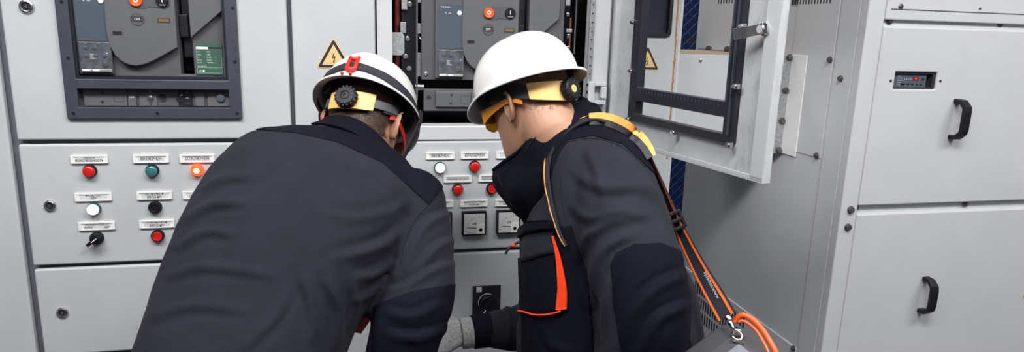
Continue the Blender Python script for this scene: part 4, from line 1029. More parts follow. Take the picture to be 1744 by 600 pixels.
def hair_obj(fr, me, pred, parent, mt, n, ln, shell=.0025, seed=1):
    rnd = random.Random(seed); a, nn = arr(me)
    loc = np.stack([(a - fr.O) @ fr.F, (a - fr.O) @ fr.L, (a - fr.O) @ fr.U], 1)
    ok = pred(loc); bm = bmesh.new(); bm.from_mesh(me)
    bm.verts.ensure_lookup_table()
    bmesh.ops.delete(bm, geom=[v for v in bm.verts if not ok[v.index]], context='VERTS'); bm.normal_update()
    for v in bm.verts: v.co += v.normal * shell
    tmp = bpy.data.meshes.new('hair'); bm.to_mesh(tmp); bm.free()
    pa, pn = arr(tmp); mb = MB()
    if shell > .001: mb.add([tuple(p) for p in pa], [tuple(p.vertices) for p in tmp.polygons], 0, True)
    down = -fr.U * .9 - fr.F * .35
    for _ in range(n):
        i = rnd.randrange(len(pa)); p = pa[i]; q = pn[i]
        if shell <= .001 and rnd.random() > .25 + .75 * min(1, max(0, ((p - fr.O) @ fr.U + .035) / .05)): continue
        d = down + np.array([rnd.gauss(0, .35) for _ in range(3)]); d = nrm(d - q * (d @ q)); L_ = ln * rnd.uniform(.6, 1.25)
        s = np.cross(d, q) * .00055; r0 = p - q * .001; m1 = p + d * L_ * .55 + q * .0022; e = p + d * L_ + q * rnd.uniform(.0004, .003)
        mb.add([r0 - s, r0 + s, m1 + s * .8, m1 - s * .8, e], [(0, 1, 2, 3), (3, 2, 4)], 0, False)
    bpy.data.meshes.remove(tmp)
    return obj('hair', mb, mt, parent)

# ------------------------------------------------------------------ hard hats
def helmet(fr, label, band_mt, strap=False):
    T = thing('hard_hat', label, 'hard hat', fr.p(0, 0, .03), 'white hard hats')
    NT = 72
    def rim(t):
        c, s = math.cos(t), math.sin(t)
        ax = .127 if c > 0 else .130
        return np.array([ax * c, .107 * s]), .044 - .010 * c * c * (1.4 if c > 0 else .3)
    H = .122
    def shell_pt(t, k, off=0.0):                            # k 0 rim .. 1 apex
        (x, y), z = rim(t); s = (1 - k ** 2.25) ** (1 / 2.25); hz = z + (.034 + H - z) * k
        rx = x * s; ry = y * s
        l = math.hypot(rx, ry) + 1e-9
        rid = .0035 * math.exp(-(ry / .030) ** 4) * min(1, k * 3) * (1 if k > .15 else k / .15)
        return np.array([rx * (1 - off / max(l, .02) * s), ry * (1 - off / max(l, .02) * s), hz + rid - off * k])
    ks = [1, .985, .96, .92, .86, .78, .68, .57, .45, .33, .22, .12, .05, 0]
    rings = []
    for k in ks: rings.append(([shell_pt(2 * math.pi * i / NT, k if k < 1 else .9995) for i in range(NT)], 0))
    def brim(t, w, dz):
        (x, y), z = rim(t); d = nrm([x, y]); c = math.cos(t)
        pk = math.exp(-((1 - c) / .42) ** 2) if c > 0 else 0
        ww = (.010 + .019 * pk + (.010 * c * c if c < 0 else 0)) * w
        return np.array([x + d[0] * ww, y + d[1] * ww, z - .006 * w - .014 * pk * w * w + dz])
    for w in (.15, .5, .9, 1.0): rings.append(([brim(2 * math.pi * i / NT, w, 0) for i in range(NT)], 0))
    rings.append(([brim(2 * math.pi * i / NT, 1.03, -.0025) for i in range(NT)], 0))
    rings.append(([brim(2 * math.pi * i / NT, 1.0, -.006) for i in range(NT)], 0))
    rings.append(([brim(2 * math.pi * i / NT, .90, -.0055) for i in range(NT)], 0))
    rings.append(([brim(2 * math.pi * i / NT, .4, -.0035) for i in range(NT)], 1))
    for k in (0, .12, .33, .57, .78, .92, .985, .9995): rings.append(([shell_pt(2 * math.pi * i / NT, k, .003) for i in range(NT)], 1))
    mb = MB(); v = [fr.p(*p) for r, _ in rings for p in r]; mb.v = [tuple(p) for p in v]
    for j in range(len(rings) - 1):
        for i in range(NT):
            i2 = (i + 1) % NT; mb.f.append((j * NT + i2, j * NT + i, (j + 1) * NT + i, (j + 1) * NT + i2)); mb.m.append(rings[j + 1][1]); mb.s.append(True)
    mb.f.append(tuple(range(NT))); mb.m.append(0); mb.s.append(True)
    n = (len(rings) - 1) * NT; mb.f.append(tuple(n + i for i in range(NT))[::-1]); mb.m.append(1); mb.s.append(True)
    sh = obj('shell', mb, ['hat', 'hatin'], T)
    # inside suspension
    el = lambda t, z, g=0: fr.p((.103 + g) * math.cos(t) - .004, (.0805 + g) * math.sin(t), z)
    zf = lambda t: .028 + .022 * math.cos(t) if math.cos(t) > 0 else .028 + .034 * math.cos(t)
    tt = np.linspace(math.radians(-128), math.radians(128), 50)
    A_ = [el(t, zf(t) + .016, .002) for t in tt]; B_ = [el(t, zf(t) - .014, .001) for t in tt]
    obj('headband', MB().strip(A_, B_, .003), 'web', T)
    tt = np.linspace(math.radians(146 if strap else 126), math.radians(216 if strap else 234), 40)
    wy = lambda t: .010 + .011 * max(0, math.cos((t - math.pi) * .9)) 
    zc = lambda t: zf(t) + .002
    obj('ratchet_band', MB().strip([el(t, zc(t) + wy(t), .004) for t in tt], [el(t, zc(t) - wy(t), .003) for t in tt], .004), band_mt, T)
    if strap:
        for a_0, a_1 in ((104, 150), (212, 256)):
            t2 = np.linspace(math.radians(a_0), math.radians(a_1), 16)
            obj('side_strap', MB().strip([el(t, zf(t) + .010, .0035) for t in t2], [el(t, zf(t) - .009, .0025) for t in t2], .003), 'sidegrey', T)
    for k in range(4):
        t0 = math.radians(45 + 90 * k)
        pts = [fr.p(.105 * math.cos(t0) * math.cos(b), .086 * math.sin(t0) * math.cos(b), .045 + .088 * math.sin(b)) for b in np.linspace(0, math.pi / 2, 9)]
        ww = nrm(np.cross(fr.U, fr.F * math.cos(t0) + fr.L * math.sin(t0))) * .011
        obj('suspension_strap', MB().strip([p - ww for p in pts], [p + ww for p in pts], .0015), 'web', T)
        q0 = fr.p(.112 * math.cos(t0), .093 * math.sin(t0), .050); dout = nrm(fr.F * math.cos(t0) + fr.L * math.sin(t0)); 
        obj('suspension_clip', MB().obox(q0, dout, nrm(np.cross(fr.U, dout)), fr.U, .004, .017, .014), 'web', T, .003)
    c = el(math.pi, zc(math.pi), .006); ax = -fr.F * .96 + fr.U * -.1
    mb = MB().lathe(c, ax, [(.0215, 0), (.0225, .004), (.022, .016), (.019, .019), (.010, .0195), (.009, .017), (0, .017)], 32)
    a_, u_, w_ = basis(ax)
    for k in range(16):
        an = 2 * math.pi * k / 16; d = u_ * math.cos(an) + w_ * math.sin(an); mb.obox(c + a_ * .0095 + d * .0222, d, a_, np.cross(d, a_), .0014, .0075, .0018)
    for k in range(12):
        an = 2 * math.pi * k / 12; d = u_ * math.cos(an) + w_ * math.sin(an); mb.obox(c + a_ * .0193 + d * .0145, d, a_, np.cross(d, a_), .0042, .0006, .0010)
    dial = obj('ratchet_dial', mb, 'knob', T)
    obj('dial_hub', MB().lathe(c + a_ * .0165, a_, [(.0085, 0), (.008, .0025), (.003, .003), (.003, .001), (0, .001)], 16), band_mt if not strap else 'knob', T)
    for k in range(3):
        t = math.radians(38 + 5.5 * k); p0, p1 = shell_pt(t, .30 - .03 * k), shell_pt(t, .52 - .03 * k); pc = (p0 + p1) / 2
        nrm_ = nrm([pc[0] / .0161, pc[1] / .0115, 1.2]); d = nrm(p1 - p0)
        obj('vent_slot', fr.mb(MB().obox(pc, d, nrm(np.cross(nrm_, d)), nrm_, np.linalg.norm(p1 - p0) / 2, .0018, .0012)), 'inner', sh, .0008)  # dark sliver paints the shade of a vent opening
    if strap:
        tt = np.linspace(math.radians(78), math.radians(282), 60)
        kz = lambda t: .03 + .16 * max(0, -math.cos(t)) ** 1.2
        A_ = [fr.p(*(shell_pt(t, kz(t) + .10) * np.array([1.012, 1.016, 1]))) for t in tt]; B_ = [fr.p(*(shell_pt(t, max(kz(t) - .05, 0)) * np.array([1.03, 1.035, 1]) + np.array([0, 0, -.012 * (1 - max(0, -math.cos(t)))]))) for t in tt]
        obj('outer_strap', MB().strip(A_, B_, .003), 'web', T)
        for s in (-1, 1):
            pts = [(.015, s * .118, .052), (.020, s * .119, .030), (.028, s * .110, .0), (.035, s * .098, -.035), (.045, s * .080, -.075), (.055, s * .050, -.115), (.060, 0, -.132)]
            P = crom([fr.p(*p) for p in pts], 5); ww = nrm(fr.F * .9 + fr.U * .25) * .010
            obj('chin_strap', MB().strip([p - ww for p in P], [p + ww for p in P], .002), 'web', T)
        t = math.pi
        a0 = shell_pt(t, .30) + np.array([-.006, 0, 0]); a1 = shell_pt(t, .07) + np.array([-.008, 0, 0])
        mb = MB()
        for s in (-.009, .009):
            P = [fr.p(*(shell_pt(t, k) + np.array([-.006, s, .001]))) for k in np.linspace(.10, .40, 7)]
            mb.tube(P, .0042, 8)
        for k in (.12, .36): mb.tube([fr.p(*(shell_pt(t, k) + np.array([-.0075, s, 0]))) for s in (-.010, 0, .010)], .0042, 8)
        obj('strap_clip', mb, 'redpl', T, label='bright red strap clip')
        for s in (-.010, .008): obj('rivet', MB().sphere(fr.p(*(brim(t, 1.03, -.001) + np.array([-.001, s, 0]))), .0038, 10), 'redpl', T, label='red rivet')
    return T
def glasses(fr, label, frame_mt, lens_mt):
    fr = Frame(fr.p(0, 0, -.014), fr.F, fr.U)
    T = thing('safety_glasses', label, 'glasses', fr.p(.1, 0, .01))
    n = 30; tt = np.linspace(-1.15, 1.15, n)
    top = [fr.p(.050 + .064 * math.cos(t) ** .8 if abs(t) < 1.57 else 0, .080 * math.sin(t), .030 - .004 * abs(t)) for t in tt]
    bot = [fr.p(.046 + .062 * math.cos(t) ** .8, .078 * math.sin(t), -.020 + .012 * abs(t) + (.016 * math.exp(-(t / .18) ** 2))) for t in tt]
    obj('lens', MB().strip(top, bot, .0018), lens_mt, T)
    obj('brow_frame', MB().tube([p for p in top], .0028, 8), frame_mt, T)
    for s in (-1, 1):
        pts = [fr.p(x, s * y, z) for x, y, z in ((.078, .0745, .012), (.050, .0785, .016), (.010, .0795, .020), (-.020, .079, .021), (-.050, .076, .006))]
        ww = [fr.U * h for h in (.017, .010, .0065, .006, .004)]
        P = crom([np.concatenate([p - w, p + w]) for p, w in zip(pts, ww)], 5)
        obj('temple', MB().strip([p[:3] for p in P], [p[3:] for p in P], .003), frame_mt, T)
    return T
def glove_mb(W_, D_, N_, side, sc=1.0, curl=(.9, 1.0, .8), spread=.5, thumb=1.0):
    # W_ wrist centre, D_ direction of the hand, N_ back-of-hand normal; side +1 puts the thumb on +cross(N,D)
    D_ = nrm(D_); N_ = nrm(N_ - D_ * (N_ @ D_)); S_ = np.cross(N_, D_) * side
    mb = MB(); P = lambda d, s, n: W_ + (D_ * d + S_ * s + N_ * n) * sc
    rows = [(0, .029, .024), (.02, .031, .022), (.045, .041, .019), (.075, .045, .017), (.092, .043, .0145), (.100, .037, .010)]
    rows = crom([np.array(r) for r in rows], 4)
    mb.loft([sring(P(d, 0, .001), S_ * a * sc, N_ * b * sc, 24, .8) for d, a, b in rows])
    L = [(.032, .045, .026, .022), (.011, .050, .030, .023), (-.011, .047, .028, .022), (-.031, .036, .021, .020)]
    for s, l1, l2, l3 in L:
        p = P(.088, s, 0.0); a = 0; d = D_; pts = [P(.060, s * .9, 0), p]
        for li, c in zip((l1, l2, l3), curl):
            a += c; d = D_ * math.cos(a) - N_ * math.sin(a) + S_ * spread * .12 * (s / .03); p = p + nrm(d) * li * sc; pts.append(p)
        q = [pts[0]]
        for i in range(1, len(pts) - 1): q += [pts[i] * .85 + pts[i - 1] * .15, pts[i] * .85 + pts[i + 1] * .15]
        q.append(pts[-1]); rad = np.linspace(.0115, .0092, len(q)) * sc
        limb(mb, q, rad, 3, 12)
    t = [P(.020, .022, -.004), P(.045, .044, -.012), P(.070, .050, -.026 * thumb), P(.092, .040, -.040 * thumb)]
    limb(mb, t, np.array([.016, .0145, .012, .010]) * sc, 5, 12)
    return mb
# ------------------------------------------------------------------ person bending over on the left
def person(name, label, loc): return thing(name, label, 'person', loc)
def rings_px(rows):                                       # (left px, right px, left depth, right depth, half thickness)
    return [(atD(*l, dl), atD(*r, dr), h) for l, r, dl, dr, h in rows]
def torso(rows, k=5, shrink=1.0, fwd=None, p=.85):
    R_ = crom([np.concatenate([a, b, [h]]) for a, b, h in rows], k)
    C_ = [(r[:3] + r[3:6]) / 2 for r in R_]; out = []
    for i, r in enumerate(R_):
        t = nrm(C_[min(i + 1, len(C_) - 1)] - C_[max(i - 1, 0)]); lat = (r[3:6] - r[:3]) / 2
        lat_ = lat - t * (lat @ t) * .4
        f = nrm(np.cross(lat_, t)); out.append(sring(C_[i], lat_ * shrink, f * r[6] * shrink, 48, p))
    return out
LP = person('person', 'person bent far over in a plain charcoal jacket, back to the camera', (-.15, 1.15, 0))
Lrows = rings_px([((205, 745), (560, 790), 1.10, 1.12, .135), ((218, 680), (568, 725), 1.11, 1.13, .135), ((238, 600), (574, 650), 1.135, 1.15, .13), ((270, 495), (608, 555), 1.175, 1.18, .125), ((300, 415), (656, 480), 1.21, 1.21, .125), ((335, 345), (696, 412), 1.25, 1.25, .125), ((372, 290), (722, 366), 1.29, 1.29, .110), ((414, 252), (730, 334), 1.325, 1.33, .080), ((468, 238), (712, 305), 1.355, 1.365, .052), ((532, 246), (684, 290), 1.40, 1.41, .044), ((562, 252), (668, 286), 1.44, 1.45, .038)])
LA = [atD(700, 345, 1.315), atD(706, 420, 1.275), atD(709, 500, 1.235), atD(689, 570, 1.205), atD(670, 670, 1.26), atD(705, 695, 1.42)]
LAr = [.068, .071, .069, .064, .058, .046]
LB = [atD(440, 300, 1.37), atD(400, 400, 1.43), atD(395, 480, 1.46), atD(480, 580, 1.52), atD(560, 640, 1.56)]
LBr = [.068, .064, .060, .052, .042]
mb = MB(); mb.loft(torso(Lrows)); limb(mb, LA, LAr); limb(mb, LB, LBr)
jl = remesh(mb, .0065, 7)
folds(jl, [([(694, 385), (662, 412), (618, 430), (570, 440)], .0075, 9.4), ([(668, 448), (640, 466), (600, 474)], .0075, 7.6), ([(656, 478), (628, 502), (600, 510)], .006, 6), ([(512, 470), (530, 520), (532, 585)], .0065, 8), ([(556, 478), (576, 530), (570, 598)], .007, 8), ([(600, 486), (606, 520), (592, 560)], .005, 6),
    ([(688, 345), (660, 362), (600, 372), (540, 360)], 0.0039, 8.5), ([(350, 320), (385, 305), (440, 300)], 0.0065, 7.6), ([(322, 372), (360, 350), (420, 345)], 0.0065, 7.6), ([(300, 420), (350, 395), (400, 400)], 0.0052, 7.6), ([(285, 470), (350, 455), (470, 470)], 0.0039, 8.5), ([(262, 540), (330, 520), (420, 530)], 0.0039, 9.3), ([(420, 590), (470, 540), (500, 480)], 0.0039, 8.5),
    ([(765, 365), (730, 380), (702, 420), (690, 470)], 0.0078, 7.6), ([(768, 410), (740, 425), (715, 460)], 0.0072, 6.8), ([(770, 450), (735, 462), (690, 490), (655, 495)], 0.0065, 6.8), ([(690, 400), (680, 440), (668, 480)], 0.0078, 6.8), ([(745, 520), (700, 540), (655, 530)], 0.0065, 7.6), ([(760, 560), (710, 575), (660, 570)], 0.0065, 7.6),
    ([(620, 285), (670, 320), (700, 370)], 0.0039, 6.8)], .0035, 9, 3.1)
LO = atD(621, 214, 1.52)
LF = Frame(LO, cdir([.11, .45, .88]), cdir([.11, -.885, .445]))
bvl = bvh_of(jl)
body = MB(); head_mb(LF, body)
limb(body, [LF.p(-.035, 0, -.03), LF.p(-.045, 0, -.09), atD(614, 250, 1.455), atD(604, 275, 1.42)], [.060, .056, .057, .068])
body.loft(torso(Lrows[1:], 5, .86)); limb(body, LA, np.array(LAr) * .68); limb(body, LB, np.array(LBr) * .68)
LEGS = lambda hp, kn, an: [hp, (hp + kn) / 2 + np.array([0, .01, 0]), kn, (kn * .6 + an * .4), an]
lh = (Lrows[0][0] + Lrows[0][1]) / 2
Lleg = []
for s in (-1, 1):
    hp = lh + np.array([.095 * s, .01, .01]); kn = np.array([lh[0] + .12 * s, lh[1] + .08, .47]); an = np.array([lh[0] + .14 * s, lh[1] - .06, .075]); Lleg.append((hp, kn, an))
    limb(body, LEGS(hp, kn, an), [.080, .070, .050, .050, .036])
bl = remesh(body, .0042, 3)
hl_src = bl.copy()
em = MB(); ear_mb(LF, -1, em); ear_mb(LF, 1, em); add_to_mesh(bl, em)
meshobj('body', bl, 'skin', LP)
def hairL(l):
    x, y, z = l[:, 0], l[:, 1], l[:, 2]
    return (z > -.125) & (((z > .03) & (x < .075)) | ((x < -.035) & (z > -.064 + .30 * np.maximum(0, x + .075))) | ((x < .012) & (z > .0)) | ((x < .022) & (x > .004) & (z > -.02)))
hair_obj(LF, hl_src, hairL, LP, 'hair', 5200, .017, .0035, 3)
bpy.data.meshes.remove(hl_src)
def legs(parent, L_, top, jm):
    mb = MB()
    for hp, kn, an in L_: limb(mb, LEGS(hp, kn, an), [.105, .092, .074, .072, .068])
    mb.loft([sring(c, np.array([.165 * s, 0, 0]), np.array([0, .12 * s, 0]), 40) for c, s in ((top + np.array([0, 0, -.10]), .9), (top + np.array([0, 0, -.04]), 1.0), (top + np.array([0, 0, .03]), 1.0), (top + np.array([0, .01, .07]), .95))])
    me = remesh(mb, .010, 6); folds(me, [], .006, 8, 1.3); meshobj('trousers', me, jm, parent)
    for hp, kn, an in L_:
        rows = [(-.09, .045, .05), (-.03, .048, .055), (.05, .046, .05), (.12, .050, .036), (.17, .045, .026), (.19, .030, .018)]
        mb = MB(); rg = []
        for y, hw, h in rows: rg.append([np.array([an[0] + hw * math.cos(a), an[1] + y, max(.0, h + h * math.sin(a))]) for a in np.linspace(0, 2 * math.pi, 20, endpoint=False)])
        mb.loft(rg); mb.lathe((an[0], an[1] - .02, .05), (0, 0, 1), [(.050, 0), (.050, .06), (.046, .10), (0, .10)], 20)
        obj('boot', mb, 'boot', parent)
legs(LP, Lleg, lh, 'jb')
# jacket panels
yk = panel(jl, [((430, 221), (505, 227)), ((505, 227), (575, 243)), ((575, 243), (650, 277)), ((650, 277), (726, 345)), ((752, 322), (690, 400)), ((400, 300), (440, 200))],
    lambda s, c: min(s[:4]) < 0 and s[4] > 0 and s[5] > 0 and np.dot(c - EYE, R[:, 2]) < 1.62, .0022, .004)
meshobj('yoke', yk, 'jb', LP, label='black shoulder yoke')
ep = panel(jl, [((640, 508), (700, 497)), ((700, 497), (775, 468)), ((641, 470), (632, 620))], lambda s, c: s[0] > 0 and s[1] > 0 and s[2] < 0 and np.dot(c - EYE, R[:, 2]) < 1.5, .0022, .004)
meshobj('elbow_patch', ep, 'jb', LP, label='black lower sleeve patch')
top = [(546, 208, 1.435), (560, 201, 1.415), (585, 200, 1.395), (612, 208, 1.385), (640, 228, 1.385), (662, 252, 1.40), (680, 278, 1.435), (688, 290, 1.47)]
bot = [(530, 212, 1.40), (548, 212, 1.375), (578, 218, 1.355), (606, 230, 1.345), (632, 250, 1.35), (655, 275, 1.37), (672, 298, 1.41), (682, 310, 1.46)]
A_ = crom([atD(*t) for t in top], 6); B_ = crom([atD(*t) for t in bot], 6)
obj('collar', MB().strip(A_, B_, .006), 'jb', LP, label='black stand collar')
obj('collar_edge', MB().tube(A_, .0042, 8), 'jb', LP)
for nm, P in (('shoulder_seam', [(754, 326), (728, 350), (702, 380), (688, 412), (682, 450)]),):
    obj(nm, seamline(bvl, P, .0015, .0002), 'jk', LP)
meshobj('jacket', jl, 'jk', LP)
# orange lining showing between arm and side
a, b, c = atD(650, 478, 1.30), atD(612, 562, 1.28), atD(640, 545, 1.34)
P1 = [atD(656, 470, 1.29), atD(640, 505, 1.28), atD(622, 535, 1.27), atD(602, 566, 1.26)]; P2 = [atD(668, 470, 1.36), atD(655, 500, 1.36), atD(640, 530, 1.35), atD(614, 568, 1.33)]
obj('jacket_lining', MB().strip(crom(P1, 4), crom(P2, 4), .003), 'jo', LP, label='orange lining at the jacket side')
helmet(LF, 'white hard hat with red strap clip, on the worker bending away from the camera', 'band', strap=True)
glasses(LF, 'red framed safety glasses on the worker bending over at left', 'redpl', 'lensy')
wr = LA[-1]
gd = nrm(atD(752, 612, 1.56) - wr); gm = glove_mb(wr + gd * .01, gd, cdir([-.2, -.7, -.6]), 1, .98, (.5, .7, .5))
obj('work_glove', gm, 'glove', LP)
wl = LB[-1]; gd = nrm(atD(640, 640, 1.66) - wl); obj('work_glove', glove_mb(wl + gd * .01, gd, cdir([0, -.8, -.5]), -1, .98, (.5, .7, .5)), 'glove', LP)

# ------------------------------------------------------------------ person leaning in on the right
RP = person('person', 'person in charcoal and black jacket with shoulder strap, leaning towards the lower panel', (.57, 1.35, 0))
def rt(rows, shrink=1.0, k=5):
    R_ = crom([np.concatenate([atD(px, py, d), cdir(L_) * a, cdir(F_) * b]) for px, py, d, L_, a, F_, b in rows], k)
    return [sring(r[:3], r[3:6] * shrink, r[6:9] * shrink, 48, .85) for r in R_]
fU = ([-.18, 0, -.98], [-.97, .12, .18]); fL = ([-.1, 0, -.99], [-.98, .12, .1])
Rrows = [(1052, 745, 1.53, fL[0], .19, fL[1], .185), (1046, 680, 1.53, fL[0], .195, fL[1], .200), (1038, 600, 1.53, fL[0], .20, fL[1], .208), (1029, 500, 1.53, fL[0], .205, fL[1], .194), (1017, 400, 1.53, fU[0], .205, fU[1], .168), (1014, 320, 1.53, fU[0], .20, fU[1], .135), (1006, 265, 1.53, fU[0], .175, fU[1], .105), (996, 230, 1.53, fU[0], .125, fU[1], .078), (975, 212, 1.53, fU[0], .070, fU[1], .062)]
RA = [atD(1042, 297, 1.385), atD(1062, 380, 1.335), atD(1088, 470, 1.30), atD(1098, 555, 1.28), atD(1070, 650, 1.32), atD(1010, 720, 1.40)]
RAr = [.082, .088, .089, .082, .068, .052]
RB = [atD(1000, 330, 1.70), atD(1000, 430, 1.745), atD(985, 525, 1.75), atD(930, 553, 1.72), atD(880, 560, 1.69), atD(828, 563, 1.665)]
RBr = [.078, .074, .068, .063, .056, .041]
mb = MB(); mb.loft(rt(Rrows)); limb(mb, RA, RAr); limb(mb, RB, RBr)
jr = remesh(mb, .0065, 7)
folds(jr, [([(985, 300), (1030, 322), (1090, 320), (1130, 345)], 0.0065, 9.3), ([(975, 350), (1005, 372), (1060, 360), (1110, 372)], 0.0065, 8.5), ([(985, 440), (1000, 405), (1040, 378), (1090, 370)], 0.0078, 8.5), ([(1008, 520), (1012, 470), (1030, 425), (1075, 400)], 0.0078, 7.6), ([(1020, 580), (1030, 520), (1040, 470)], 0.0065, 6.8), ([(1165, 470), (1120, 490), (1080, 530), (1060, 590)], 0.0078, 9.3), ([(1170, 520), (1120, 545), (1095, 600)], 0.0078, 8.5), ([(1000, 600), (1005, 540), (990, 480)], 0.0065, 7.6),
    ([(1000, 255), (1020, 300), (1030, 350)], 0.0039, 8.5), ([(1095, 300), (1110, 330), (1140, 380)], 0.0052, 7.6), ([(925, 350), (905, 420), (900, 500)], 0.0052, 8.5), ([(880, 520), (900, 545), (905, 590)], 0.0065, 6.8), ([(860, 515), (868, 550), (862, 585)], 0.0052, 6.0), ([(930, 560), (940, 590), (980, 600)], 0.0039, 7.6), ([(1180, 430), (1185, 500), (1195, 580)], 0.0052, 7.6)], .0035, 9, 7.7)
bvr = bvh_of(jr)
RO = atD(903, 180, 1.50)
RF = Frame(RO, cdir([-.66, .24, .71]), cdir([-.22, -.94, .11]))
body = MB(); head_mb(RF, body)
limb(body, [RF.p(-.035, 0, -.03), RF.p(-.050, 0, -.085), atD(955, 232, 1.53), atD(985, 260, 1.53)], [.062, .062, .066, .080])
body.loft(rt(Rrows[1:-1], .86)); limb(body, RA, np.array(RAr) * .62); limb(body, RB, np.array(RBr) * .66)
rh = atD(1052, 745, 1.53); Rleg = []
for s in (-1, 1):
    hp = rh + np.array([.03, .10 * s, .0]); kn = np.array([rh[0] - .03, rh[1] + .11 * s, .45]); an = np.array([rh[0] + .05, rh[1] + .12 * s - .03, .075]); Rleg.append((hp, kn, an))
    limb(body, LEGS(hp, kn, an), [.080, .070, .050, .050, .036])
br_ = remesh(body, .0042, 3); hs = br_.copy()
em = MB(); ear_mb(RF, 1, em); ear_mb(RF, -1, em); add_to_mesh(br_, em)
meshobj('body', br_, 'skin', RP)
def hairR(l):
    x, y, z = l[:, 0], l[:, 1], l[:, 2]
    return ((z > .035) & (x < .07)) | ((x < -.05) & (z > -.035)) | ((x < .015) & (z > .012)) | ((x < .024) & (x > .008) & (z > -.012))
hair_obj(RF, hs, hairR, RP, 'stub', 5200, .0060, .0006, 5)
bpy.data.meshes.remove(hs)
legs(RP, Rleg, rh, 'jb')
helmet(RF, 'white hard hat seen in profile on the worker at right, with yellow headband', 'band')
M['lensf'] = mat('amber_frame', (.62, .24, .02), .2, coat=.5)
glasses(RF, 'amber safety glasses on the worker at right', 'lensf', 'lensy')
# panels of the jacket
fp = panel(jr, [((889, 300), (889, 640)), ((893, 388), (985, 384)), ((972, 380), (1002, 470)), ((1002, 470), (1012, 620))], lambda s, c: s[0] < 0 and s[1] > 0 and s[2] > 0 and s[3] > 0 and 1.30 < np.dot(c - EYE, R[:, 2]) < 1.68 and c[2] < 2 and np.dot(c - atD(880, 553, 1.69), R[:, 2]) < -.06, .0018, .0035)
meshobj('front_panel', fp, 'jb', RP, label='black front panel below the chest')
el = panel(jr, [((1036, 460), (1050, 432)), ((1050, 432), (1080, 416)), ((1080, 416), (1125, 414)), ((1125, 414), (1150, 424)), ((1036, 460), (1046, 520)), ((1046, 520), (1056, 640))], lambda s, c: min(s[:4]) > 0 and s[4] < 0 and s[5] < 0 and np.dot(c - EYE, R[:, 2]) < 1.37, .0022, .004)
meshobj('elbow_patch', el, 'jb', RP, label='black rounded elbow patch')
yk = panel(jr, [((925, 300), (962, 240)), ((962, 240), (1010, 232)), ((1010, 232), (1060, 246)), ((1060, 246), (1140, 320))], lambda s, c: (min(s[:4]) < 0) and c[2] > 1.10, .0022, .004)
meshobj('yoke', yk, 'jb', RP, label='black shoulder yoke')
for nm, P in (('sleeve_seam', [(972, 255), (958, 300), (960, 350), (975, 420), (985, 450)]), ('shoulder_seam', [(966, 242), (1010, 236), (1058, 250), (1098, 284)])):
    obj(nm, seamline(bvr, P, .0015, .0004), 'jk2', RP)
# chest pocket and its zip
pk = patch(bvr, [(887, 440), (918, 432), (945, 425)], [(890, 534), (925, 534), (958, 528)], 16, 12, .007, .006)
obj('chest_pocket', pk, 'jb', RP, label='black chest pocket')
zp = patch(bvr, [(944, 402), (950, 440), (953, 490), (950, 527)], [(946, 402), (958, 440), (967, 490), (967, 525)], 22, 4, .010, .004)
obj('pocket_zip', zp, 'jo', RP, label='bright orange pocket zip')
obj('pocket_piping', MB().tube([hit(bvr, p[0], p[1], .009)[0] for p in crom([(888, 531), (910, 535), (935, 535), (958, 529)], 6)], .0022, 6), 'jo', RP, label='thin orange piping')
fl_ = patch(bvr, [(892, 408), (912, 398), (944, 394)], [(893, 446), (918, 438), (949, 430)], 14, 6, .010, .004)
obj('pocket_flap', fl_, 'jk2', RP, label='charcoal pocket flap')
fl_ = patch(bvr, [(893, 392), (915, 378), (948, 376)], [(893, 408), (915, 394), (950, 390)], 14, 5, .016, .006)
obj('placket_fold', fl_, 'jb', RP)
P = crom([atD(884, 412, 1.42), atD(874, 418, 1.42), atD(866, 424, 1.42), atD(861, 433, 1.42)], 4)
obj('zip_puller', MB().tube(P, .0030, 8).tube([P[3], P[5]], .0038, 8, 1), ['knob', 'jo'], RP)
# collar
tp = [(972, 166, 1.64), (990, 166, 1.59), (994, 172, 1.535), (972, 181, 1.472), (940, 203, 1.435), (908, 232, 1.43), (884, 257, 1.455), (858, 276, 1.495), (840, 290, 1.54)]
bt = [(998, 192, 1.63), (1018, 190, 1.57), (1022, 205, 1.49), (1004, 230, 1.425), (976, 264, 1.385), (950, 300, 1.385), (930, 335, 1.41), (910, 362, 1.45), (893, 380, 1.50)]
A_ = crom([atD(*t) for t in tp], 7); B_ = crom([atD(*t) for t in bt], 7)
mb = MB(); n_ = len(A_)
grid_ = []
for i in range(n_):
    t = A_[min(i + 1, n_ - 1)] - A_[max(i - 1, 0)]; nn = nrm(np.cross(t, B_[i] - A_[i])); nn = nn if nn @ (EYE - A_[i]) > 0 else -nn
    row = []
    for j in range(9):
        f_ = j / 8; row.append(A_[i] * (1 - f_) + B_[i] * f_ + nn * (.013 * math.sin(math.pi * f_) + .0055 * math.sin(5.5 * f_ + i * .22) + .003 * math.sin(11 * f_ - i * .35)))
    grid_.append(row)
v = [p for r in grid_ for p in r]; f = [(i * 9 + j, i * 9 + j + 1, (i + 1) * 9 + j + 1, (i + 1) * 9 + j) for i in range(n_ - 1) for j in range(8)]
co = obj('collar', MB().add(v, f, 0, True), 'jb', RP, label='black turned up collar')
sm = co.modifiers.new('thick', 'SOLIDIFY'); sm.thickness = .006; sm.offset = 0
ss = co.modifiers.new('soft', 'SUBSURF'); ss.levels = 1; ss.render_levels = 1
obj('collar_edge', MB().tube(A_ , .0040, 8), 'jb', RP)
obj('collar_edge', MB().tube([grid_[-1][j] for j in range(9)], .0038, 8), 'jb', RP)
obj('collar_stitch', MB().tube([grid_[i][1] + nrm(EYE - grid_[i][1]) * .0042 for i in range(n_)], .0011, 6), 'jk2', RP)
obj('collar_stitch', MB().tube([grid_[-4][j] + nrm(EYE - grid_[-4][j]) * .0042 for j in range(9)], .0011, 6), 'jk2', RP)
tp2 = [(972, 166, 1.64), (950, 174, 1.67), (915, 200, 1.69), (888, 232, 1.69), (868, 262, 1.66), (850, 285, 1.60)]
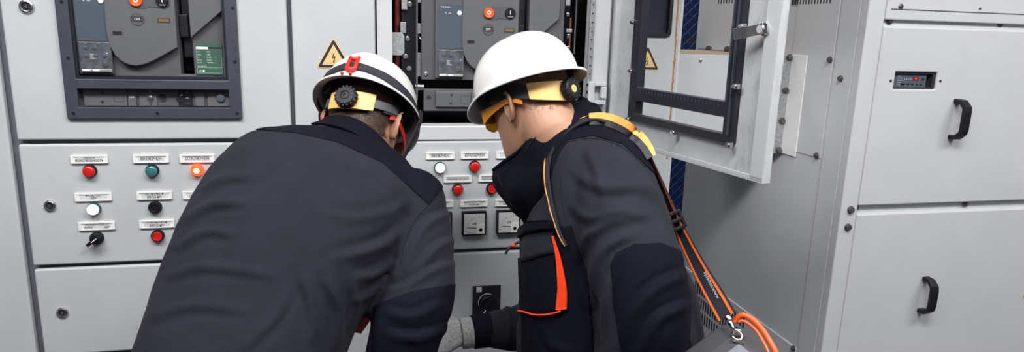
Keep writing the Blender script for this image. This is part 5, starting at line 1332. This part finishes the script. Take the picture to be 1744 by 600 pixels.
bt2 = [(998, 192, 1.63), (985, 215, 1.67), (965, 255, 1.70), (935, 310, 1.70), (912, 350, 1.67), (898, 378, 1.60)]
obj('collar_far_side', MB().strip(crom([atD(*t) for t in tp2], 6), crom([atD(*t) for t in bt2], 6), .006), 'jb', RP)
ft = [atD(846, 296, 1.535), atD(868, 330, 1.52), atD(893, 380, 1.50)]; fb = [atD(905, 300, 1.56), atD(915, 340, 1.56), atD(925, 390, 1.55)]
obj('chest_front', MB().strip(crom(ft, 5), crom(fb, 5), .006), 'jb', RP)
meshobj('jacket', jr, 'jk2', RP)
# cuff and glove on the far hand
wr = RB[-1]; gd = nrm(atD(765, 572, 1.645) - wr)
a_, u_, w_ = basis(gd)
cf = MB(); rg = []
for i, s in enumerate(np.linspace(-.012, .034, 15)):
    r = .041 - .03 * max(0, s) + (.0012 if i % 2 else 0); rg.append([wr + gd * s + (u_ * math.cos(t) + w_ * math.sin(t)) * r for t in np.linspace(0, 2 * math.pi, 28, endpoint=False)])
obj('cuff', cf.loft(rg), 'jb', RP, label='black ribbed cuff')
kn = MB(); rg = []
for i, s in enumerate(np.linspace(.030, .062, 17)):
    r = .036 + (.0014 if i % 2 else -.0006); rg.append([wr + gd * s + (u_ * math.cos(t) + w_ * math.sin(t)) * (r + .0007 * math.cos(t * 20)) for t in np.linspace(0, 2 * math.pi, 60, endpoint=False)])
gm = glove_mb(wr + gd * .050, gd, cdir([.15, -.45, -.85]), -1, .98, (.75, 1.0, .8), .3, 1.0)
g = obj('work_glove', gm, 'glove', RP, label='grey knitted work glove')
obj('knit_cuff', kn.loft(rg), 'glove', g)
# ------------------------------------------------------------------ instrument case on its shoulder strap
K = thing('instrument_case', 'grey instrument case with an orange edge hanging from a black and orange shoulder strap', 'case', atD(1240, 640, 1.30))
# case axes: long edge runs from lower left to the upper right of the picture
e0 = atD(1165, 600, 1.30); e1 = atD(1238, 547, 1.37); e2 = atD(1322, 606, 1.30)
cu = nrm(e1 - e0); cv = nrm(np.cross(np.cross(cu, e2 - e1), cu)); cn = nrm(np.cross(cu, cv)); cn = cn if cn[2] > 0 else -cn
wv = float((e2 - e1) @ cv)
def cp(u, v, n): return e1 + cu * u + cv * v + cn * n
def rr2(hw0, hw1, hv0, hv1, r, n=6):
    out = []
    for cx, cy, a in ((hw0 + r, hv0 + r, 180), (hw1 - r, hv0 + r, 270), (hw1 - r, hv1 - r, 0), (hw0 + r, hv1 - r, 90)):
        out += [(cx + r * math.cos(math.radians(a + 90 * k / (n - 1))), cy + r * math.sin(math.radians(a + 90 * k / (n - 1)))) for k in range(n)]
    return out
def slab(u0, u1, v0, v1, n0, n1, r, bev=.008, m=0, mb=None):
    mb = MB() if mb is None else mb; rg = []
    for nn, ins in ((n0, bev), (n0 + bev * .4, bev * .3), (n0 + bev, 0), (n1 - bev, 0), (n1 - bev * .4, bev * .3), (n1, bev)):
        rg.append([cp(u, v, nn) for u, v in rr2(u0 + ins, u1 - ins, v0 + ins, v1 - ins, max(r - ins, .002))])
    return mb.loft(rg, m)
obj('case_body', slab(-.30, .0, .0, wv + .10, -.16, -.012, .022), 'case', K, origin=cp(-.15, .06, -.16))
lid = obj('lid', slab(-.302, .002, -.002, wv + .102, -.020, .0, .024, .006), 'case', K)
obj('lid_panel', slab(-.26, -.022, .030, wv + .08, -.002, .0022, .014, .002), mat('case_panel', (.055, .056, .063), .45), lid)
mb = slab(-.12, -.034, .052, .085, .001, .0035, .006, .001); mb.text('IM', 0, 0, 0, .02, 1, 'CENTER', 1, (cp(-.075, .068, .0042), cu, -cv if True else cv))
obj('brand_plate', mb, ['case2', 'white'], lid)
o_path = [(1250, 549, 1.366), (1255, 543, 1.365), (1261, 538.5, 1.362), (1268, 537.5, 1.357), (1282, 545, 1.35), (1297, 560, 1.34), (1309, 578, 1.328), (1322, 602, 1.312), (1340, 645, 1.29)]
P = crom([atD(*p) for p in o_path], 6)
obj('edge_bumper', MB().tube(P, .0056, 12), 'orange', K, label='orange curved edge bumper')
i_path = [(1258, 549, 1.352), (1263, 547, 1.350), (1272, 550, 1.346), (1287, 563, 1.338), (1299, 581, 1.325), (1309, 602, 1.310), (1325, 645, 1.285)]
P2 = crom([atD(*p) for p in i_path], 6)
obj('edge_bumper', MB().tube(P2, .0030, 10), 'orange', K, label='orange curved edge bumper')
ec = hit_e = atD(1254, 571, 1.345)
# swivel hook, ring and eye
rc = atD(1240, 541, 1.352)
S0 = cdir([-.45, -.88, .1])
eye_c = atD(1256, 571, 1.330)
t_ = [eye_c + cdir([1, 0, 0]) * .010 * math.cos(a) + cdir([0, 1, .2]) * .010 * math.sin(a) for a in np.linspace(0, 2 * math.pi, 20, endpoint=False)]
obj('eye_bolt', MB().tube(t_, .0030, 8, closed=True).lathe(eye_c + cdir([.1, 1, 0]) * .012, cdir([.1, -1, 0]), [(.016, -.006), (.015, .001), (.006, .003), (0, .003)], 20), ['steel'], K)
mb = MB()
h0, h1 = atD(1241, 545, 1.333), atD(1251, 565, 1.322)
mb.tube([h0, h0 * .7 + h1 * .3, h0 * .35 + h1 * .65, h1], [.0052, .0042, .0042, .0036], 10)
hx = cdir([1, 0, 0]); hy = nrm(h1 - h0)
mb.tube([h1 + (hx * math.cos(a) * .0100 + hy * (math.sin(a) * .0110 + .007)) for a in np.linspace(-1.9, 2.9, 18)], .0030, 8)
mb.lathe(h0 - hy * .004, hy, [(.0062, -.003), (.0068, 0), (.0068, .005), (.005, .008), (0, .008)], 14)
obj('swivel_hook', mb, 'steel', K)
hr = nrm(atD(1250, 534, 1.336) - atD(1226, 546, 1.336)); vd = nrm(np.cross(cdir([0, 0, 1]), hr))
vd = vd if vd @ hy > 0 else -vd
mc = (atD(1250, 534, 1.336) + atD(1226, 546, 1.336)) / 2
mb = MB().tube([mc - hr * .021, mc + hr * .021], .0024, 8).tube([mc - hr * .021] + [mc + hr * .021 * math.cos(a) * -1 + vd * .013 * math.sin(a) for a in np.linspace(0, math.pi, 14)] + [mc + hr * .021], .0024, 8)
obj('ring', mb, 'steel', K)
# strap: rear branch in front of the side wall, pad over the shoulder, front branch down the chest
ctr = [(1104, 268, 1.36, 10, 0), (1118, 298, 1.37, 10, 0), (1134, 335, 1.375, 12, 0), (1150, 374, 1.375, 16, 0), (1172, 420, 1.37, 22, 0), (1197, 468, 1.365, 28, 0), (1220, 508, 1.358, 33, 0), (1238, 540, 1.352, 34, 0)]
rows = crom([np.array([a, b, c, w]) for a, b, c, w, _ in ctr], 6)
L0, R0 = [], []
for i, r in enumerate(rows):
    t = rows[min(i + 1, len(rows) - 1)][:2] - rows[max(i - 1, 0)][:2]; t = t / np.hypot(*t); nx = np.array([-t[1], t[0]]) * r[3] / 2
    tw = (40 - r[3]) / 40 * .016
    L0.append(atD(r[0] + nx[0], r[1] + nx[1], r[2] + tw)); R0.append(atD(r[0] - nx[0], r[1] - nx[1], r[2] - tw))
mixp = lambda f: [a * (1 - f) + b * f for a, b in zip(L0, R0)]
st = obj('strap', MB().strip(L0, R0, .0022), 'strapb', K)
view = lambda Ps, d=.0016: [p + nrm(EYE - p) * d for p in Ps]
obj('strap_edge', MB().strip(view(mixp(.03)), view(mixp(.15)), .0012), 'strapo', st, label='orange strap edge')
obj('strap_edge', MB().strip(view(mixp(.74)), view(mixp(.88)), .0012), 'strapo', st, label='orange strap edge')
q0, q1 = atD(1221, 504, 1.350), atD(1203, 468, 1.357)
rdir = nrm(q1 - q0); udir = nrm(np.cross(rdir, cdir([0, 0, 1]))); udir = udir if True else -udir
mt_ = MB().text('www.sonel.pl', 0, 0, 0, .0105, 0, 'CENTER', 1, ((q0 + q1) / 2 + nrm(EYE - q0) * .006, rdir, -udir))
obj('strap_print', mt_, 'winkg' if 'winkg' in M else 'paper', st)
b0 = atD(1151, 376, 1.366)
td = nrm(atD(1172, 420, 1.37) - atD(1134, 335, 1.37)); sd = nrm(np.cross(td, cdir([0, 0, 1])))
mb = MB()
for s in (-.016, 0, .016): mb.obox(b0 + td * s, td, sd, np.cross(td, sd), .0035, .015, .004)
for s in (-.0135, .0135): mb.obox(b0 + sd * s, td, sd, np.cross(td, sd), .019, .003, .004)
obj('buckle', mb, 'knob', K, .0015)
def onr(px, py, off=.006): return hit(bvr, px, py, off)[0]
front = [(1030, 214), (1010, 210), (985, 219), (962, 236), (946, 258), (940, 290), (942, 325), (949, 365), (958, 398), (968, 418)]
fr_ = crom([np.array(p, float) for p in front], 6); A_, B_, C1, C2 = [], [], [], []
for i, p in enumerate(fr_):
    t = fr_[min(i + 1, len(fr_) - 1)] - fr_[max(i - 1, 0)]; t = t / np.hypot(*t); nx = np.array([-t[1], t[0]])
    w = 9 - 4.5 * i / len(fr_)
    A_.append(onr(*(p + nx * w * .5), .013)); B_.append(onr(*(p - nx * w * .5), .013)); C1.append(onr(*(p + nx * w * .5), .0155)); C2.append(onr(*(p + nx * w * .32), .0155))
obj('front_strap', MB().strip(A_, B_, .003), 'strapb', K)
obj('front_strap_edge', MB().strip(C1[8:], C2[8:], .0012), 'pad', st, label='orange strap edge')
pd0 = [(1003, 207), (1025, 208), (1050, 216), (1075, 231), (1095, 252), (1106, 270)]
A2 = crom([np.array(p, float) for p in pd0], 6); up = []; dn = []; lo = []; lu = []
for i, p in enumerate(A2):
    t = A2[min(i + 1, len(A2) - 1)] - A2[max(i - 1, 0)]; t = t / np.hypot(*t); nx = np.array([t[1], -t[0]]); w = 3 + 7 * math.sin(math.pi * min(1, (i + 4) / (len(A2) + 3)))
    base = onr(*(p - nx * 6), .010)
    up.append(base + cdir([nx[0], nx[1], 0]) * (w + 4) * .00118); dn.append(base + cdir([nx[0], nx[1], 0]) * .004 - cdir([0, 0, 1]) * .001)
    lo.append(base - cdir([nx[0], nx[1], 0]) * .010 - cdir([0, 0, 1]) * .004); lu.append(up[-1] + cdir([0, 0, 1]) * .012)
mb = MB().strip(up, dn, .007)
obj('shoulder_pad', mb, 'pad', K, label='orange yellow shoulder pad')
obj('pad_top', MB().strip(up, lu, .007), 'pad', K, label='orange yellow shoulder pad')
obj('pad_binding', MB().strip(dn, lo, .005), 'strapb', K)
